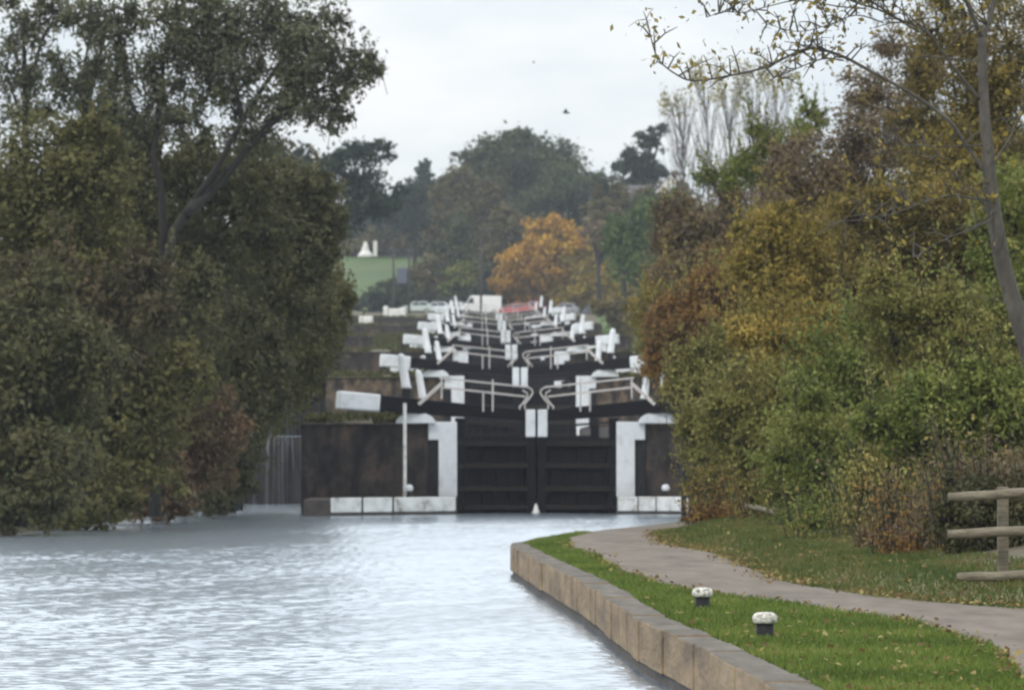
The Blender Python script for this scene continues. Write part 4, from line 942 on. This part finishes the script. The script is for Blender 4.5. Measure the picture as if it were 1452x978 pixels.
car('parked_car','whitish car half hidden by posts just left of the van','car',gz_at(643,445.5,628),R(20),HB,HC,.84,(-1.25,1.2),.31,paint('car_white',(.62,.62,.6)),HW)
car('parked_car','black car at the far right of the parked row','car',gz_at(884,449,606),R(5),HB,HC,.84,(-1.25,1.2),.31,paint('car_black',(.03,.03,.035)),HW)
car('parked_car','grey car between the red cars and the golden tree','car',gz_at(800,447,622),R(-14),HB,HC,.84,(-1.25,1.2),.31,paint('car_grey',(.3,.31,.33)),HW)
M['pole'] = mat('creosoted_pole', [(.03,.026,.024),(.06,.05,.045)], 3, .9)
M['transformer'] = mat('blue_grey_box', [(.06,.072,.1),(.09,.105,.14)], 1, .5)
r = empty('electricity_pole', gz_at(569,447,598), 'twin timber electricity poles with a blue grey box between them', 'pole')
kk = 598/F
for px in (558,580):
    mb = MB(); x = (px-569)*kk; mb.tube([(x,0,-.6),(x,0,(447-352)*kk)], [.17,.12], 8); mb.build('pole', M['pole'], r, smooth=True)
mb = MB(); mb.box(-11.5*kk,11.5*kk,-.14,.02,(447-360)*kk,(447-357.5)*kk); mb.build('cross_arm', M['pole'], r)
mb = MB(); mb.box(-6*kk,8*kk,-.45,.3,(447-402)*kk,(447-380)*kk); mb.build('transformer', M['transformer'], r, bevel=.06)
mb = MB(); mb.box(-10.5*kk,10.5*kk,-.2,.12,(447-405)*kk,(447-402.6)*kk); mb.build('bracket', M['pole'], r)
r = gz_at(682,452,575); mb = MB(); mb.tube([(0,0,-.5),(0,0,(452-338)*575/F)], [.15,.1], 8); o = mb.build('telegraph_pole', M['pole'], smooth=True); o.location = r
tag(o, 'single thin dark pole standing in front of the white van', 'pole')
# pointed white structure on the field
v = P(518,363,752); r = empty('garden_pavilion', (v.x,v.y,v.z-.1), 'small white pointed structure at the top of the green field', 'pavilion')
mb = MB(); mb.lathe([(1.15,0),(1.1,.35),(.7,.75),(.5,1.3),(.42,1.75),(.2,2.1),(.06,2.5)], n=8); mb.build('canopy', M['whiteworn'], r)
v = P(532,358,752); mb = MB(); mb.box(-.3,.3,-.2,.2,-.6,1.75); o = mb.build('white_post', M['whiteworn'], bevel=.03); o.location = v; tag(o, 'pale upright post beside the white pointed structure', 'post')
# white blocks of old lock furniture left of the flight
for (px,py,Y,wp,hp,lab) in ((519,458,470,20,10,'low white block beside the stepped walls, farthest left'),(563,446.5,540,24,9,'long low white block left of the parked cars'),(519+28,452,505,7,18,'short white post between the two low white blocks')):
    v = P(px,py,Y); q = Y/F; mb = MB(); mb.box(-wp*q/2,wp*q/2,-.3,.3,-.4,hp*q); o = mb.build('white_block', M['whiteworn'], bevel=.12); o.location = v; tag(o, lab, 'block')
# house
M['render'] = mat('pale_render', [(.5,.47,.43),(.62,.6,.56)], .6, .85)
M['slate'] = mat('slate_roof', [(.05,.05,.06),(.09,.085,.09)], 1.2, .8)
YH = 640; v = P(934,262,YH); gz = ground_z(v.x,YH)
r = empty('house', (v.x,YH,gz), 'pale house gable with dark slate roof among the skyline trees', 'house')
zr = EYE+(HZ-250)*YH/F-gz; hw = 2.2; zt = zr-2.6
mb = MB(); mb.prism([(0,0),(hw*2,0),(hw*2,zt),(hw,zr),(0,zt)],'y',-4,5); mb.v = [(x-.8,y,z) for x,y,z in mb.v]; mb.build('wall', M['render'], r)
mb = MB()
mb.prism([(-.25,zt-.2),(hw,zr+.02),(hw,zr+.22),(-.4,zt-.02)],'y',-3.85,5.2); mb.prism([(hw*2+.25,zt-.2),(hw,zr+.02),(hw,zr+.22),(hw*2+.4,zt-.02)],'y',-3.85,5.2)
mb.v = [(x-.8,y,z) for x,y,z in mb.v]; rf = mb.build('roof', M['slate'], r)
mb = MB(); mb.box(-3.9,-.85,-3,4.5,0,zt-1.5); mb.build('wing', M['render'], r)
mb = MB(); mb.prism([(-4.2,zt-.6),(5.6,zt-.6),(4.6,zr-.5),(-3.2,zr-.5)],'y',-.001,.001); mb = MB(); mb.prism([(-3.2,zt-1.5),(4.7,zt-1.5),(.8,zr-1.1)],'x',-4.1,-.83); mb.build('wing_roof', M['slate'], r)
for xw in (.9,3.2):
    mb = MB(); mb.box(xw,xw+.9,-4.03,-3.99,zt-1.8,zt-.5); mb.build('window', M['glass'], r)
# birds
def bird(px, py, Y, label, k):
    v = P(px,py,Y); r = empty('flying_bird', v, label, 'bird', 'birds in the sky')
    mb = MB(); mb.tube([(-.22*k,0,.03*k),(-.12*k,0,.02*k),(0,0,0),(.12*k,0,-.01*k),(.2*k,0,-.03*k)], [.01*k,.05*k,.06*k,.04*k,.015*k], 8); mb.build('body', M['iron'], r, smooth=True)
    for sgn in (-1,1):
        mb = MB(); mb.prism([(-.09*k,0),(.06*k,0),(.03*k,.3*k),(-.02*k,.36*k),(-.1*k,.28*k)],'z',-.006*k,.006*k)
        mb.v = [(x,sgn*y,z+.45*abs(y)+.01) for x,y,z in mb.v]; mb.build('wing', M['iron'], r)
bird(803,160,260,'dark bird gliding in the open sky above the dome tree',1.0)
bird(757,89,330,'smaller dark speck of a bird higher in the sky',.5)

# ------------------------------------------------------------------ the air
mb = MB(); mb.box(-1000,1000,-130,1720,-4,110)
m = bpy.data.materials.new('haze_air'); m.use_nodes = True; t = m.node_tree; t.nodes.clear()
o_ = N(t,'ShaderNodeOutputMaterial'); pv = N(t,'ShaderNodeVolumePrincipled'); pv.inputs['Color'].default_value = (.82,.9,1,1); pv.inputs['Density'].default_value = HAZE
t.links.new(pv.outputs[0], o_.inputs['Volume'])
hz = mb.build('haze', m); tag(hz, kind='stuff')
